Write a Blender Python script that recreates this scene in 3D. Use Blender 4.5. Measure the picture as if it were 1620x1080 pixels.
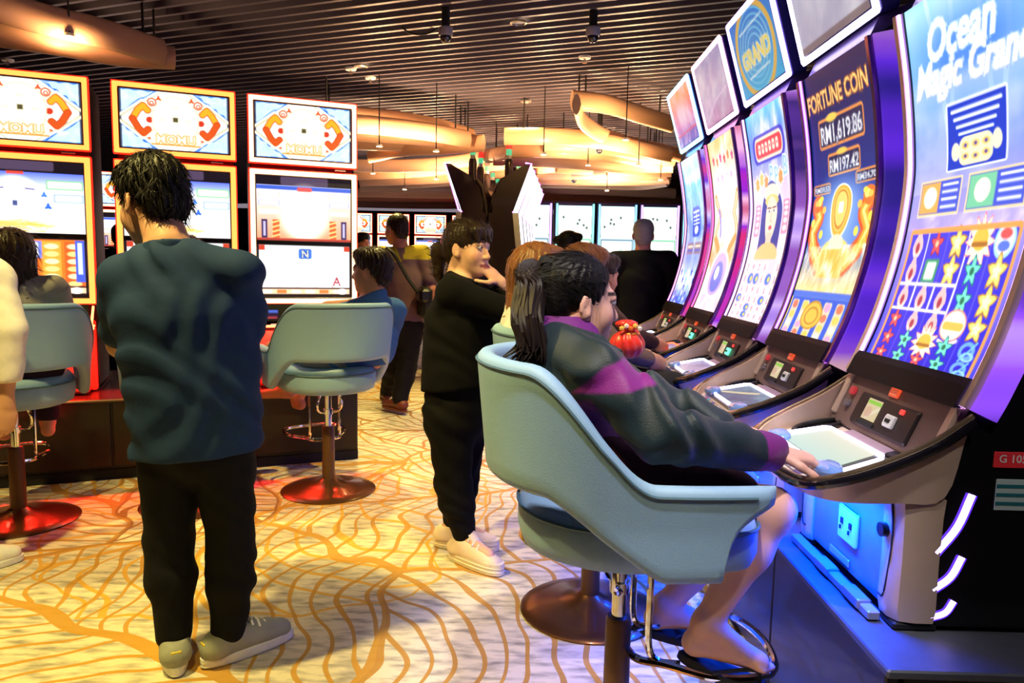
import bpy, math, random
import numpy as np
from mathutils import Vector, Matrix

for o in list(bpy.data.objects):
    bpy.data.objects.remove(o)
SC = bpy.context.scene
COL = SC.collection
R = math.radians
PI = math.pi
random.seed(7)
rng = np.random.default_rng(11)

# ------------------------------------------------------------------ camera
F_PX, PITCH, ROLL, CAM_Z = 1140.0, R(6.11), R(1.15), 1.3
R0 = np.array([1.0, 0, 0])
FW = np.array([0, math.cos(PITCH), -math.sin(PITCH)])
U0 = np.array([0, math.sin(PITCH), math.cos(PITCH)])
RT = math.cos(ROLL) * R0 + math.sin(ROLL) * U0
UP = -math.sin(ROLL) * R0 + math.cos(ROLL) * U0
cam_d = bpy.data.cameras.new('camera')
cam_d.sensor_width = 36.0
cam_d.lens = F_PX / 1620.0 * 36.0
cam_d.clip_start = 0.05
cam = bpy.data.objects.new('camera', cam_d)
COL.objects.link(cam)
cam.matrix_world = Matrix(((RT[0], UP[0], -FW[0], 0), (RT[1], UP[1], -FW[1], 0), (RT[2], UP[2], -FW[2], CAM_Z), (0, 0, 0, 1)))
SC.camera = cam

# ------------------------------------------------------------------ world, exposure
w = bpy.data.worlds.new('world')
SC.world = w
w.use_nodes = True
w.node_tree.nodes['Background'].inputs[0].default_value = (0.62, 0.52, 0.62, 1)
w.node_tree.nodes['Background'].inputs[1].default_value = 0.30
SC.view_settings.view_transform = 'Standard'
SC.view_settings.look = 'None'
SC.view_settings.exposure = 0.42
SC.cycles.max_bounces = 6
SC.cycles.diffuse_bounces = 3
SC.cycles.glossy_bounces = 3
SC.cycles.transmission_bounces = 2
SC.cycles.caustics_reflective = False
SC.view_settings.gamma = 1.0
SC.view_settings.use_curve_mapping = False

CEIL = 3.10
# ceiling downlights: x, y, watts, colour, aim on the floor, cone   (each one is a fixture, built further down with its lamp)
WARM = (1.0, 0.79, 0.23)
DOWNLIGHTS = [(-1.55, 1.72, 820, WARM, (-0.95, 2.35), 74), (-0.10, 1.95, 420, WARM, (-0.05, 3.9), 42), (-2.9, 2.7, 520, WARM, (-2.6, 3.0), 70),
              (-0.75, 4.5, 560, WARM, (-0.75, 4.6), 70), (0.0, 5.6, 420, WARM, (0, 5.6), 70), (-1.45, 6.9, 640, WARM, (-1.2, 6.2), 70),
              (0.1, 8.2, 420, WARM, (0, 8.2), 80), (0.10, 0.9, 480, (1.0, 0.92, 0.90), (0.40, 2.1), 34),
              (-0.55, 0.35, 230, WARM, (-0.25, 1.75), 46), (-4.2, 4.0, 120, WARM, (-4.2, 4), 80), (0.95, 0.25, 150, (1.0, 0.93, 0.86), (1.05, 1.5), 44),  # first and last are unseen, added to light front carpet and number plate
              (0.42, 2.3, 330, (1.0, 0.86, 0.70), (1.05, 2.5), 40), (0.45, 3.9, 400, (1.0, 0.86, 0.70), (1.1, 4.1), 48)]  # both unseen, added to brighten the consoles of the right row


# ------------------------------------------------------------------ helpers: places
def at(px, py, Y):
    """the point of the photograph's line of sight (px,py) at distance Y in front of the camera"""
    d = FW + (px - 810) / F_PX * RT + (540 - py) / F_PX * UP
    t = Y / d[1]
    return np.array([d[0] * t, Y, CAM_Z + d[2] * t])


def atz(px, py, z=0.0):
    d = FW + (px - 810) / F_PX * RT + (540 - py) / F_PX * UP
    t = (z - CAM_Z) / d[2]
    return np.array([d[0] * t, d[1] * t, z])


def V(*a):
    return np.array(a, float)


def unit(v):
    v = np.asarray(v, float)
    return v / (np.linalg.norm(v) + 1e-12)


# ------------------------------------------------------------------ helpers: objects
def tag(o, label=None, cat=None, group=None, kind=None):
    if label: o['label'] = label
    if cat: o['category'] = cat
    if group: o['group'] = group
    if kind: o['kind'] = kind
    return o


def empty(name, loc=(0, 0, 0), rz=0.0, label=None, cat=None, group=None, kind=None, parent=None):
    o = bpy.data.objects.new(name, None)
    o.empty_display_size = 0.1
    COL.objects.link(o)
    o.location = loc
    o.rotation_euler = (0, 0, rz)
    if parent: o.parent = parent
    return tag(o, label, cat, group, kind)


def add(name, verts, faces, mat, parent=None, smooth=False, sharp=None, loc=None):
    me = bpy.data.meshes.new(name)
    if isinstance(verts, np.ndarray):
        verts = verts.astype(float).tolist()
    if isinstance(faces, np.ndarray):
        faces = faces.tolist()
    me.from_pydata(verts, [], faces)
    me.update()
    if smooth:
        me.polygons.foreach_set('use_smooth', np.ones(len(me.polygons), bool))
        if sharp:
            me.set_sharp_from_angle(angle=R(sharp))
    for m in (mat if isinstance(mat, (list, tuple)) else [mat]):
        me.materials.append(m)
    o = bpy.data.objects.new(name, me)
    COL.objects.link(o)
    if parent: o.parent = parent
    if loc is not None: o.location = loc
    return o


def copy_tree(o, parent=None):
    c = o.copy()
    COL.objects.link(c)
    c.parent = parent
    for ch in list(o.children):
        copy_tree(ch, c)
    return c


class MB:
    """collects shapes of ONE part; build() links them as one mesh object"""

    def __init__(s, off=(0, 0, 0)):
        s.v, s.f, s.off = [], [], np.array(off, float)

    def put(s, verts, faces):
        n = len(s.v)
        s.v += [list(np.asarray(p, float) - s.off) for p in verts]
        s.f += [[i + n for i in f] for f in faces]
        return s

    def box(s, c, size, rot=None, ch=0.0):
        hx, hy, hz = [d / 2 for d in size]
        if ch <= 0:
            vs = [(sx * hx, sy * hy, sz * hz) for sz in (-1, 1) for sy in (-1, 1) for sx in (-1, 1)]
            fs = [(0, 2, 3, 1), (4, 5, 7, 6), (0, 1, 5, 4), (2, 6, 7, 3), (0, 4, 6, 2), (1, 3, 7, 5)]
        else:
            ch = min(ch, hx * .98, hy * .98, hz * .98)
            ring = lambda X, Y: [(X - ch, -Y), (X, -Y + ch), (X, Y - ch), (X - ch, Y), (-X + ch, Y), (-X, Y - ch), (-X, -Y + ch), (-X + ch, -Y)]
            vs = []
            for z, i in ((-hz, ch), (-hz + ch, 0), (hz - ch, 0), (hz, ch)):
                vs += [(x, y, z) for x, y in ring(hx - i, hy - i)]
            fs = [tuple(range(7, -1, -1)), tuple(range(24, 32))]
            for k in range(3):
                for j in range(8):
                    a, b = k * 8 + j, k * 8 + (j + 1) % 8
                    fs.append((a, b, b + 8, a + 8))
        vs = np.array(vs, float)
        if rot is not None:
            vs = vs @ np.array(rot).T
        return s.put(vs + np.array(c, float), fs)

    def tube(s, path, r, n=8, closed=False, cap=True, sy=1.0, up=(0, 0, 1)):
        """round (or, with sy, elliptical) tube along path; r a number or one per point"""
        P = [np.array(p, float) for p in path]
        m = len(P)
        rr = [r] * m if np.isscalar(r) else list(r)
        vs = []
        for i in range(m):
            if closed: t = P[(i + 1) % m] - P[i - 1]
            else: t = P[min(i + 1, m - 1)] - P[max(i - 1, 0)]
            t = unit(t)
            u = np.array(up, float)
            if abs(t @ u) > .96: u = np.array([1., 0, 0]) if abs(t[0]) < .9 else np.array([0, 1., 0])
            x = unit(np.cross(u, t)); y = np.cross(t, x)
            for k in range(n):
                a = 2 * PI * k / n
                vs.append(P[i] + rr[i] * (math.cos(a) * x + math.sin(a) * y * sy))
        fs = []
        for i in range(m if closed else m - 1):
            for k in range(n):
                a = i * n + k; b = i * n + (k + 1) % n
                c = ((i + 1) % m) * n
                fs.append((a, b, c + (k + 1) % n, c + k))
        if cap and not closed:
            fs += [tuple(range(n - 1, -1, -1)), tuple(range((m - 1) * n, m * n))]
        return s.put(vs, fs)

    def lathe(s, prof, c=(0, 0, 0), n=32):
        vs = []
        for r, z in prof:
            r = max(r, 1e-4)
            vs += [(c[0] + r * math.cos(2 * PI * k / n), c[1] + r * math.sin(2 * PI * k / n), c[2] + z) for k in range(n)]
        fs = []
        for i in range(len(prof) - 1):
            for k in range(n):
                a, b = i * n + k, i * n + (k + 1) % n
                fs.append((a, b, b + n, a + n))
        fs += [tuple(range(n - 1, -1, -1)), tuple(range((len(prof) - 1) * n, len(prof) * n))]
        return s.put(vs, fs)

    def prism(s, poly, y0, y1, M=None):
        """polygon in (x,z), extruded along y from y0 to y1"""
        n = len(poly)
        vs = [(p[0], y0, p[1]) for p in poly] + [(p[0], y1, p[1]) for p in poly]
        fs = [tuple(range(n)), tuple(range(2 * n - 1, n - 1, -1))]
        fs += [(i, i + n, (i + 1) % n + n, (i + 1) % n) for i in range(n)]
        vs = np.array(vs, float)
        if M is not None: vs = vs @ np.array(M).T
        return s.put(vs, fs)

    def loft(s, rows, closed_u=False, closed_v=False, flip=False):
        """rows: list of equally long lists of points"""
        m, n = len(rows), len(rows[0])
        vs = [p for r in rows for p in r]
        fs = []
        for i in range(m if closed_v else m - 1):
            for j in range(n if closed_u else n - 1):
                a, b = i * n + j, i * n + (j + 1) % n
                c, d = ((i + 1) % m) * n + (j + 1) % n, ((i + 1) % m) * n + j
                fs.append((d, c, b, a) if flip else (a, b, c, d))
        return s.put(vs, fs)

    def fan(s, ring, flip=False):
        n = len(ring)
        f = tuple(range(n))
        return s.put(ring, [f[::-1] if flip else f])

    def build(s, name, mat, parent=None, smooth=False, sharp=35):
        return add(name, s.v, s.f, mat, parent, smooth, sharp if smooth else None)


def smooth_path(pts, n=24, closed=False):
    """Catmull-Rom through pts"""
    P = np.array(pts, float)
    m = len(P)
    out = []
    segs = m if closed else m - 1
    per = max(2, n // segs)
    for i in range(segs):
        p0 = P[(i - 1) % m] if closed or i > 0 else 2 * P[0] - P[1]
        p1, p2 = P[i], P[(i + 1) % m]
        p3 = P[(i + 2) % m] if closed or i + 2 < m else 2 * P[-1] - P[-2]
        for k in range(per):
            t = k / per
            out.append(.5 * ((2 * p1) + (-p0 + p2) * t + (2 * p0 - 5 * p1 + 4 * p2 - p3) * t * t + (-p0 + 3 * p1 - 3 * p2 + p3) * t ** 3))
    if not closed: out.append(P[-1])
    return np.array(out)


# ------------------------------------------------------------------ helpers: materials
def lin(c):
    """display colour 0-255 -> linear"""
    c = np.asarray(c, float) / 255.0
    return np.where(c <= .04045, c / 12.92, ((c + .055) / 1.055) ** 2.4)


MATS = {}


def mat(name, rgb, rough=.5, metal=0.0, var=.12, scale=20.0, bump=0.0, bscale=None, coat=0.0, spec=.5, sheen=0.0, alpha=None, trans=0.0):
    """procedural: the colour varies with a noise, optional fine relief"""
    if name in MATS: return MATS[name]
    m = bpy.data.materials.new(name)
    m.use_nodes = True
    nt = m.node_tree
    b = nt.nodes['Principled BSDF']
    c = lin(rgb)
    tc = nt.nodes.new('ShaderNodeTexCoord')
    nz = nt.nodes.new('ShaderNodeTexNoise')
    nz.inputs['Scale'].default_value = scale
    nz.inputs['Detail'].default_value = 3
    nt.links.new(tc.outputs['Object'], nz.inputs['Vector'])
    mx = nt.nodes.new('ShaderNodeMix')
    mx.data_type = 'RGBA'
    mx.inputs['A'].default_value = (*np.clip(c * (1 - var), 0, 1), 1)
    mx.inputs['B'].default_value = (*np.clip(c * (1 + var), 0, 1), 1)
    nt.links.new(nz.outputs['Fac'], mx.inputs['Factor'])
    nt.links.new(mx.outputs['Result'], b.inputs['Base Color'])
    b.inputs['Roughness'].default_value = rough
    b.inputs['Metallic'].default_value = metal
    b.inputs['Specular IOR Level'].default_value = spec
    b.inputs['Coat Weight'].default_value = coat
    b.inputs['Sheen Weight'].default_value = sheen
    b.inputs['Transmission Weight'].default_value = trans
    if bump > 0:
        n2 = nt.nodes.new('ShaderNodeTexNoise')
        n2.inputs['Scale'].default_value = bscale or scale * 12
        n2.inputs['Detail'].default_value = 4
        nt.links.new(tc.outputs['Object'], n2.inputs['Vector'])
        bp = nt.nodes.new('ShaderNodeBump')
        bp.inputs['Strength'].default_value = bump
        bp.inputs['Distance'].default_value = .004
        nt.links.new(n2.outputs['Fac'], bp.inputs['Height'])
        nt.links.new(bp.outputs['Normal'], b.inputs['Normal'])
    MATS[name] = m
    return m


def glow(name, rgb, strength):
    """a light-emitting surface (LED strip, lamp)"""
    if name in MATS: return MATS[name]
    m = bpy.data.materials.new(name)
    m.use_nodes = True
    nt = m.node_tree
    b = nt.nodes['Principled BSDF']
    b.inputs['Base Color'].default_value = (.05, .05, .05, 1)
    b.inputs['Emission Color'].default_value = (*lin(rgb), 1)
    b.inputs['Emission Strength'].default_value = strength
    MATS[name] = m
    return m


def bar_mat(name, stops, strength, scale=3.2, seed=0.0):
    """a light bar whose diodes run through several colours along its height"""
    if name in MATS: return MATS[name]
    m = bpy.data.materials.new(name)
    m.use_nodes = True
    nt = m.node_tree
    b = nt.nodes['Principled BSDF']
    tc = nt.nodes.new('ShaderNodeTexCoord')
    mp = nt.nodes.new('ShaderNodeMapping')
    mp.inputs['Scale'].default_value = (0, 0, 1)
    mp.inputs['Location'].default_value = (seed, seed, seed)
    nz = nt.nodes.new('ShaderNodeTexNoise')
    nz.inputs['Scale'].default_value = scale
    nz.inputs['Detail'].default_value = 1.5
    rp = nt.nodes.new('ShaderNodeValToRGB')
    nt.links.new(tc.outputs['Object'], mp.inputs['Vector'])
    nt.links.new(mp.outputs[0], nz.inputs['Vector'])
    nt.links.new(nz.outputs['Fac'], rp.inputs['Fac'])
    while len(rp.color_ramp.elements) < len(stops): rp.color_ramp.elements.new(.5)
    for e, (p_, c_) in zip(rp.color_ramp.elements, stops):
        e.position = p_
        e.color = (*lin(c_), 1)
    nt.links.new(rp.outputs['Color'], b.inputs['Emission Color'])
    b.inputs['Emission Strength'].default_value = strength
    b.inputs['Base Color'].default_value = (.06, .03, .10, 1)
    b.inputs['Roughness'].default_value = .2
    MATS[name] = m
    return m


def screen_mat(name, strength):
    """a display: what it shows is stored per point of its mesh and emitted"""
    if name in MATS: return MATS[name]
    m = bpy.data.materials.new(name)
    m.use_nodes = True
    nt = m.node_tree
    b = nt.nodes['Principled BSDF']
    at_ = nt.nodes.new('ShaderNodeAttribute')
    at_.attribute_name = 'picture'
    b.inputs['Base Color'].default_value = (.02, .02, .02, 1)
    b.inputs['Roughness'].default_value = .3
    b.inputs['Specular IOR Level'].default_value = .12
    nt.links.new(at_.outputs['Color'], b.inputs['Emission Color'])
    b.inputs['Emission Strength'].default_value = strength
    MATS[name] = m
    return m


def attr_mat(name, rough=.55, sss=0.0, bump=0.0, bscale=200, sheen=0.0, spec=.4):
    """own colour of the thing stored per point (print, dyed cloth, skin)"""
    if name in MATS: return MATS[name]
    m = bpy.data.materials.new(name)
    m.use_nodes = True
    nt = m.node_tree
    b = nt.nodes['Principled BSDF']
    at_ = nt.nodes.new('ShaderNodeAttribute')
    at_.attribute_name = 'tint'
    tc = nt.nodes.new('ShaderNodeTexCoord')
    nz = nt.nodes.new('ShaderNodeTexNoise')
    nz.inputs['Scale'].default_value = 25
    nt.links.new(tc.outputs['Object'], nz.inputs['Vector'])
    mx = nt.nodes.new('ShaderNodeMix')
    mx.data_type = 'RGBA'
    mx.blend_type = 'MULTIPLY'
    rp = nt.nodes.new('ShaderNodeValToRGB')
    rp.color_ramp.elements[0].color = (.86, .84, .84, 1)
    rp.color_ramp.elements[1].color = (1, 1, 1, 1)
    nt.links.new(nz.outputs['Fac'], rp.inputs['Fac'])
    mx.inputs['Factor'].default_value = 1
    nt.links.new(at_.outputs['Color'], mx.inputs['A'])
    nt.links.new(rp.outputs['Color'], mx.inputs['B'])
    nt.links.new(mx.outputs['Result'], b.inputs['Base Color'])
    b.inputs['Roughness'].default_value = rough
    b.inputs['Specular IOR Level'].default_value = spec
    b.inputs['Subsurface Weight'].default_value = sss
    b.inputs['Subsurface Radius'].default_value = (.012, .005, .003)
    b.inputs['Sheen Weight'].default_value = sheen
    if bump > 0:
        n2 = nt.nodes.new('ShaderNodeTexNoise')
        n2.inputs['Scale'].default_value = bscale
        nt.links.new(tc.outputs['Object'], n2.inputs['Vector'])
        bp = nt.nodes.new('ShaderNodeBump')
        bp.inputs['Strength'].default_value = bump
        bp.inputs['Distance'].default_value = .003
        nt.links.new(n2.outputs['Fac'], bp.inputs['Height'])
        nt.links.new(bp.outputs['Normal'], b.inputs['Normal'])
    MATS[name] = m
    return m


def set_attr(o, name, rgb):
    """rgb: linear colours, one per vertex"""
    a = o.data.attributes.new(name, 'FLOAT_COLOR', 'POINT')
    c = np.ones((len(o.data.vertices), 4), np.float32)
    c[:, :3] = rgb
    a.data.foreach_set('color', c.ravel())


BLACK = mat('black_lacquer', (16, 15, 18), .3, 0, coat=.3)
BLACKM = mat('matt_black', (20, 19, 20), .7)
BRONZE = mat('bronze_metal', (214, 188, 168), .36, .3, .06, 30)
BRONZED = mat('dark_bronze', (124, 100, 92), .45, .2, .08, 30)
GOLD = mat('gold_rim', (214, 184, 150), .22, .9, .05)
CHROME = mat('chrome', (225, 225, 228), .08, 1.0, .03)
BROWN = mat('brown_metal', (112, 72, 44), .28, .75, .08, 14, coat=.25)
BROWNP = mat('brown_pole', (98, 66, 42), .4, .35, .06, 30)
FABRIC = mat('teal_vinyl', (136, 172, 212), .5, 0, .05, 9, bump=.25, bscale=500)
FABRICD = mat('teal_piping', (66, 98, 120), .55)
WHITEP = mat('white_plastic', (232, 232, 228), .4)


# ------------------------------------------------------------------ helpers: smooth solid modelling (bodies, clothes, hair)
# a solid is a list of primitives: ('cap', a, b, ra, rb, k) tapered limb; ('ell', c, radii, M, k) ellipsoid with axes M (rows);
# ('ecap', a, b, ra, rb, axis, flat, k) limb flattened along axis; k = blending width; 'sub...' carves away
def prim_box(p):
    kind = p[0].replace('sub', '')
    if kind in ('cap', 'ecap'):
        a, b = np.array(p[1]), np.array(p[2])
        r = max(p[3], p[4])
        return np.minimum(a, b) - r, np.maximum(a, b) + r
    c, r = np.array(p[1]), max(p[2])
    return c - r, c + r


def prim_eval(p, X, Y, Z):
    kind = p[0].replace('sub', '')
    if kind == 'ell':
        c, r, M = p[1], p[2], p[3]
        dx, dy, dz = X - c[0], Y - c[1], Z - c[2]
        q = []
        for i in range(3):
            q.append((dx * M[i][0] + dy * M[i][1] + dz * M[i][2]))
        k0 = np.sqrt((q[0] / r[0]) ** 2 + (q[1] / r[1]) ** 2 + (q[2] / r[2]) ** 2)
        k1 = np.sqrt((q[0] / r[0] ** 2) ** 2 + (q[1] / r[1] ** 2) ** 2 + (q[2] / r[2] ** 2) ** 2) + 1e-6
        return k0 * (k0 - 1) / k1
    a, b, ra, rb = np.asarray(p[1], float), np.asarray(p[2], float), p[3], p[4]
    ba = b - a
    L2 = float(ba @ ba) + 1e-12
    dx, dy, dz = X - a[0], Y - a[1], Z - a[2]
    h = np.clip((dx * ba[0] + dy * ba[1] + dz * ba[2]) / L2, 0, 1)
    ex, ey, ez = dx - h * ba[0], dy - h * ba[1], dz - h * ba[2]
    if kind == 'ecap':
        ax, fl = unit(p[5]), p[6]
        t = ex * ax[0] + ey * ax[1] + ez * ax[2]
        d2 = ex * ex + ey * ey + ez * ez - t * t
        q = np.sqrt(np.maximum(d2, 0) + (t / fl) ** 2)
        return (q - (ra + (rb - ra) * h)) * (fl + 1) * .5
    return np.sqrt(ex * ex + ey * ey + ez * ez) - (ra + (rb - ra) * h)


def solid(prims, res, cuts=(), disp=None, pad=.02, relax=1):
    """returns verts, quads of the blended solid. cuts: (point, normal) removes what lies on the normal's side"""
    los, his = zip(*[prim_box(p) for p in prims if not p[0].startswith('sub')])
    lo, hi = np.min(los, 0) - pad, np.max(his, 0) + pad
    n = np.ceil((hi - lo) / res).astype(int) + 1
    ax = [lo[i] + np.arange(n[i], dtype=np.float32) * res for i in range(3)]
    F = np.full(n, .06, np.float32)
    for p in prims:
        k = p[-1]
        l, h = prim_box(p)
        m = .03 + k
        i0 = np.clip(((l - m - lo) / res).astype(int), 0, n - 1)
        i1 = np.clip(((h + m - lo) / res).astype(int) + 2, 1, n)
        if np.any(i1 <= i0): continue
        X = ax[0][i0[0]:i1[0]][:, None, None]
        Y = ax[1][i0[1]:i1[1]][None, :, None]
        Z = ax[2][i0[2]:i1[2]][None, None, :]
        d = prim_eval(p, X, Y, Z).astype(np.float32)
        sl = (slice(i0[0], i1[0]), slice(i0[1], i1[1]), slice(i0[2], i1[2]))
        A = F[sl]
        if p[0].startswith('sub'):
            d = -d
            hh = np.maximum(k - np.abs(A - d), 0) / max(k, 1e-6)
            F[sl] = np.maximum(A, d) + hh * hh * k * .25
        else:
            hh = np.maximum(k - np.abs(A - d), 0) / max(k, 1e-6)
            F[sl] = np.minimum(A, d) - hh * hh * k * .25
    if disp is not None:
        idx = np.nonzero(np.abs(F) < .03)
        P = np.stack([ax[i][idx[i]] for i in range(3)], 1)
        F[idx] += disp(P).astype(np.float32)
    for c in cuts:
        pt, nr = np.asarray(c[0], float), unit(c[1])
        X, Y, Z = ax[0][:, None, None], ax[1][None, :, None], ax[2][None, None, :]
        d = (X - pt[0]) * nr[0] + (Y - pt[1]) * nr[1] + (Z - pt[2]) * nr[2]
        F = np.maximum(F, d.astype(np.float32))
    F[0], F[-1], F[:, 0], F[:, -1], F[:, :, 0], F[:, :, -1] = (.05,) * 6
    v, q = surface_nets(F, lo, res)
    for _ in range(relax):
        v = relax_mesh(v, q)
    return v, q


def surface_nets(F, lo, res):
    S = F < 0
    n = F.shape
    cnt = np.zeros((n[0] - 1, n[1] - 1, n[2] - 1), np.int8)
    for dx in (0, 1):
        for dy in (0, 1):
            for dz in (0, 1):
                cnt += S[dx:n[0] - 1 + dx, dy:n[1] - 1 + dy, dz:n[2] - 1 + dz]
    act = (cnt > 0) & (cnt < 8)
    I = np.argwhere(act)
    idx = np.full(act.shape, -1, np.int64)
    idx[act] = np.arange(len(I))
    pos = np.zeros((len(I), 3)); num = np.zeros(len(I))
    corners = [(a, b, c) for a in (0, 1) for b in (0, 1) for c in (0, 1)]
    val = {c: F[I[:, 0] + c[0], I[:, 1] + c[1], I[:, 2] + c[2]] for c in corners}
    for a in corners:
        for axis in range(3):
            if a[axis]: continue
            b = list(a); b[axis] = 1; b = tuple(b)
            va, vb = val[a], val[b]
            m = (va < 0) != (vb < 0)
            t = np.where(m, va / np.where(m, va - vb, 1), 0)
            p = np.tile(np.array(a, float), (len(I), 1))
            p[:, axis] = t
            pos[m] += p[m]; num[m] += 1
    pos = lo + (I + pos / num[:, None]) * res
    quads = []
    for axis in range(3):
        u, v_ = [(1, 2), (2, 0), (0, 1)][axis]
        a = [slice(None)] * 3; b = [slice(None)] * 3
        a[axis] = slice(0, n[axis] - 1); b[axis] = slice(1, n[axis])
        s0, s1 = S[tuple(a)], S[tuple(b)]
        for flip in (0, 1):
            E = np.argwhere((s0 & ~s1) if not flip else (~s0 & s1))
            E = E[(E[:, u] > 0) & (E[:, v_] > 0) & (E[:, u] < n[u] - 1) & (E[:, v_] < n[v_] - 1)]
            if not len(E): continue
            c = []
            for du, dv in ((-1, -1), (0, -1), (0, 0), (-1, 0)):
                e = E.copy(); e[:, u] += du; e[:, v_] += dv
                c.append(idx[e[:, 0], e[:, 1], e[:, 2]])
            q = np.stack(c, 1)
            quads.append(q[:, ::-1] if flip else q)
    return pos, np.concatenate(quads)


def relax_mesh(v, q, lam=.5):
    s = np.zeros_like(v); c = np.zeros(len(v))
    for i in range(4):
        j = q[:, (i + 1) % 4]; k = q[:, i]
        np.add.at(s, k, v[j]); np.add.at(c, k, 1)
        np.add.at(s, j, v[k]); np.add.at(c, j, 1)
    return v * (1 - lam) + lam * s / np.maximum(c, 1)[:, None]


def folds(amp, freq=14.0, seed=0, direction=(.3, .2, 1.0)):
    """cloth creases: warped ridges"""
    r_ = np.random.default_rng(seed)
    ph = r_.uniform(0, 6.28, 12)
    d = unit(direction)

    def f(P):
        x, y, z = P[:, 0], P[:, 1], P[:, 2]
        w1 = np.sin(x * 14 + z * 6 + ph[0]) + np.sin(y * 16 + z * 9 + ph[1]) + .7 * np.sin(z * 13 + x * 9 + ph[2])
        t = P @ d
        a = np.sin(t * freq * 4.5 + 2.0 * w1 + ph[3])
        a = np.sign(a) * np.abs(a) ** .75 - .25
        b = np.sin((x * .8 + y * .7 - z * .6) * freq * 4.0 + 1.8 * w1 + ph[4])
        m1 = np.clip(.5 + .9 * np.sin(x * 11 + z * 8 + ph[5]) * np.sin(y * 9 - z * 10 + ph[6]), 0, 1)
        m2 = np.clip(.5 + .9 * np.sin(x * 9 - z * 12 + ph[7]) * np.sin(y * 8 + z * 7 + ph[8]), 0, 1)
        return amp * (a * m1 + .7 * b * m2 * (1 - m1))
    return f


def frame(fwd, up=(0, 0, 1)):
    """rows: right, forward, up"""
    f = unit(fwd)
    r = unit(np.cross(f, np.asarray(up, float)))
    return np.array([r, f, np.cross(r, f)])


I3 = np.eye(3)
SKIN = attr_mat('skin', .5, .12, spec=.35)
EYEW = attr_mat('eye', .15)


def hair_mat(name, rgb, rough=.38):
    if name in MATS: return MATS[name]
    m = mat(name, rgb, rough, 0, .35, 60, spec=.22)
    return m


HAIRK = hair_mat('black_hair', (17, 14, 16), .48)
HAIRB = hair_mat('brown_black_hair', (44, 32, 28))
HAIRBR = hair_mat('brown_hair', (120, 76, 52))
HAIRG = hair_mat('grey_hair', (150, 140, 138), .5)


def head_prims(c, M, s=1.0, neck=None, jaw=1.0):
    """c head centre; M rows right, forward, up"""
    W = lambda x, y, z: c + s * (x * M[0] + y * M[1] + z * M[2])
    E = lambda p, r, k: ('ell', W(*p), [s * t for t in r], M, k * s)
    C = lambda a, b, ra, rb, k: ('cap', W(*a), W(*b), ra * s, rb * s, k * s)
    P = [E((0, -.018, .032), (.074, .094, .084), .02),
         E((0, .026, -.030), (.060 * jaw, .064, .082), .03),
         E((0, .040, -.078), (.046 * jaw, .046, .038), .03),
         E((0, .066, -.100), (.022, .020, .018), .03),
         E((.036, .056, -.034), (.026, .026, .030), .025), E((-.036, .056, -.034), (.026, .026, .030), .025),
         C((-.030, .078, .022), (.030, .078, .022), .012, .012, .02),
         C((0, .088, .004), (0, .106, -.030), .008, .0105, .012),
         E((0, .103, -.036), (.0125, .012, .0095), .008),
         E((.011, .096, -.038), (.008, .010, .007), .006), E((-.011, .096, -.038), (.008, .010, .007), .006),
         E((0, .088, -.066), (.024, .012, .0065), .006), E((0, .086, -.077), (.019, .012, .007), .006),
         ('subell', W(.031, .098, .006), [.016 * s, .016 * s, .010 * s], M, .012 * s),
         ('subell', W(-.031, .098, .006), [.016 * s, .016 * s, .010 * s], M, .012 * s),
         ('subell', W(0, .106, -.0715), [.024 * s, .012 * s, .0018 * s], M, .003 * s),
         E((.031, .081, .0145), (.016, .010, .006), .006), E((-.031, .081, .0145), (.016, .010, .006), .006)]
    for sd in (-1, 1):
        Me = frame(unit(M[1] * .96 + sd * M[0] * -.30), M[2])
        P += [('ell', W(sd * .076, -.010, -.012), [.007 * s, .019 * s, .031 * s], Me, .006 * s),
              ('ell', W(sd * .074, -.002, -.030), [.008 * s, .010 * s, .014 * s], Me, .008 * s),
              ('subell', W(sd * .084, -.006, -.008), [.006 * s, .010 * s, .018 * s], Me, .004 * s)]
    if neck is not None:
        P += [('cap', W(0, -.022, -.055), neck, .054 * s, .058 * s, .03 * s)]
    return P


def hand_prims(wr, d, nrm, side, s=1.0, curl=.35, spread=1.0, fist=None):
    """wr wrist, d along the hand, nrm back of hand, side +1 when the thumb lies towards cross(d, nrm)"""
    d = unit(d); nrm = unit(np.asarray(nrm, float) - d * (np.asarray(nrm) @ d)); t = np.cross(d, nrm) * side
    P = [('ecap', wr, wr + d * .045 * s, .030 * s, .038 * s, nrm, .5, .02 * s),
         ('ecap', wr + d * .045 * s, wr + d * .085 * s, .038 * s, .037 * s, nrm, .42, .015 * s)]
    for i, (off, L, r_) in enumerate(((.027, .070, .0092), (.010, .080, .0095), (-.008, .074, .009), (-.025, .058, .008))):
        a = wr + d * (.088 - .004 * abs(i - 1)) * s + t * off * s
        cur = 0.0
        dd = unit(d + t * off * 1.6 * spread)
        for seg in range(3):
            l = L * (.45, .32, .23)[seg] * s
            cur += curl * (.7, 1.1, .7)[seg]
            v = dd * math.cos(cur) - nrm * math.sin(cur)
            b = a + v * l
            P.append(('cap', a, b, r_ * s * (1 - .06 * seg), r_ * s * (.94 - .08 * seg), .004 * s))
            a = b
    a = wr + d * .025 * s + t * .028 * s
    dirs = (unit(d * .55 + t * .8 - nrm * .15), unit(d * .85 + t * .45 - nrm * (.2 + curl * .4)), unit(d * .95 + t * .1 - nrm * (.2 + curl * .6)))
    for v, l, r_ in zip(dirs, (.040, .032, .026), (.0125, .0105, .0095)):
        b = a + v * l * s
        P.append(('cap', a, b, r_ * s, r_ * s * .92, .008 * s))
        a = b
    return P


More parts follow.
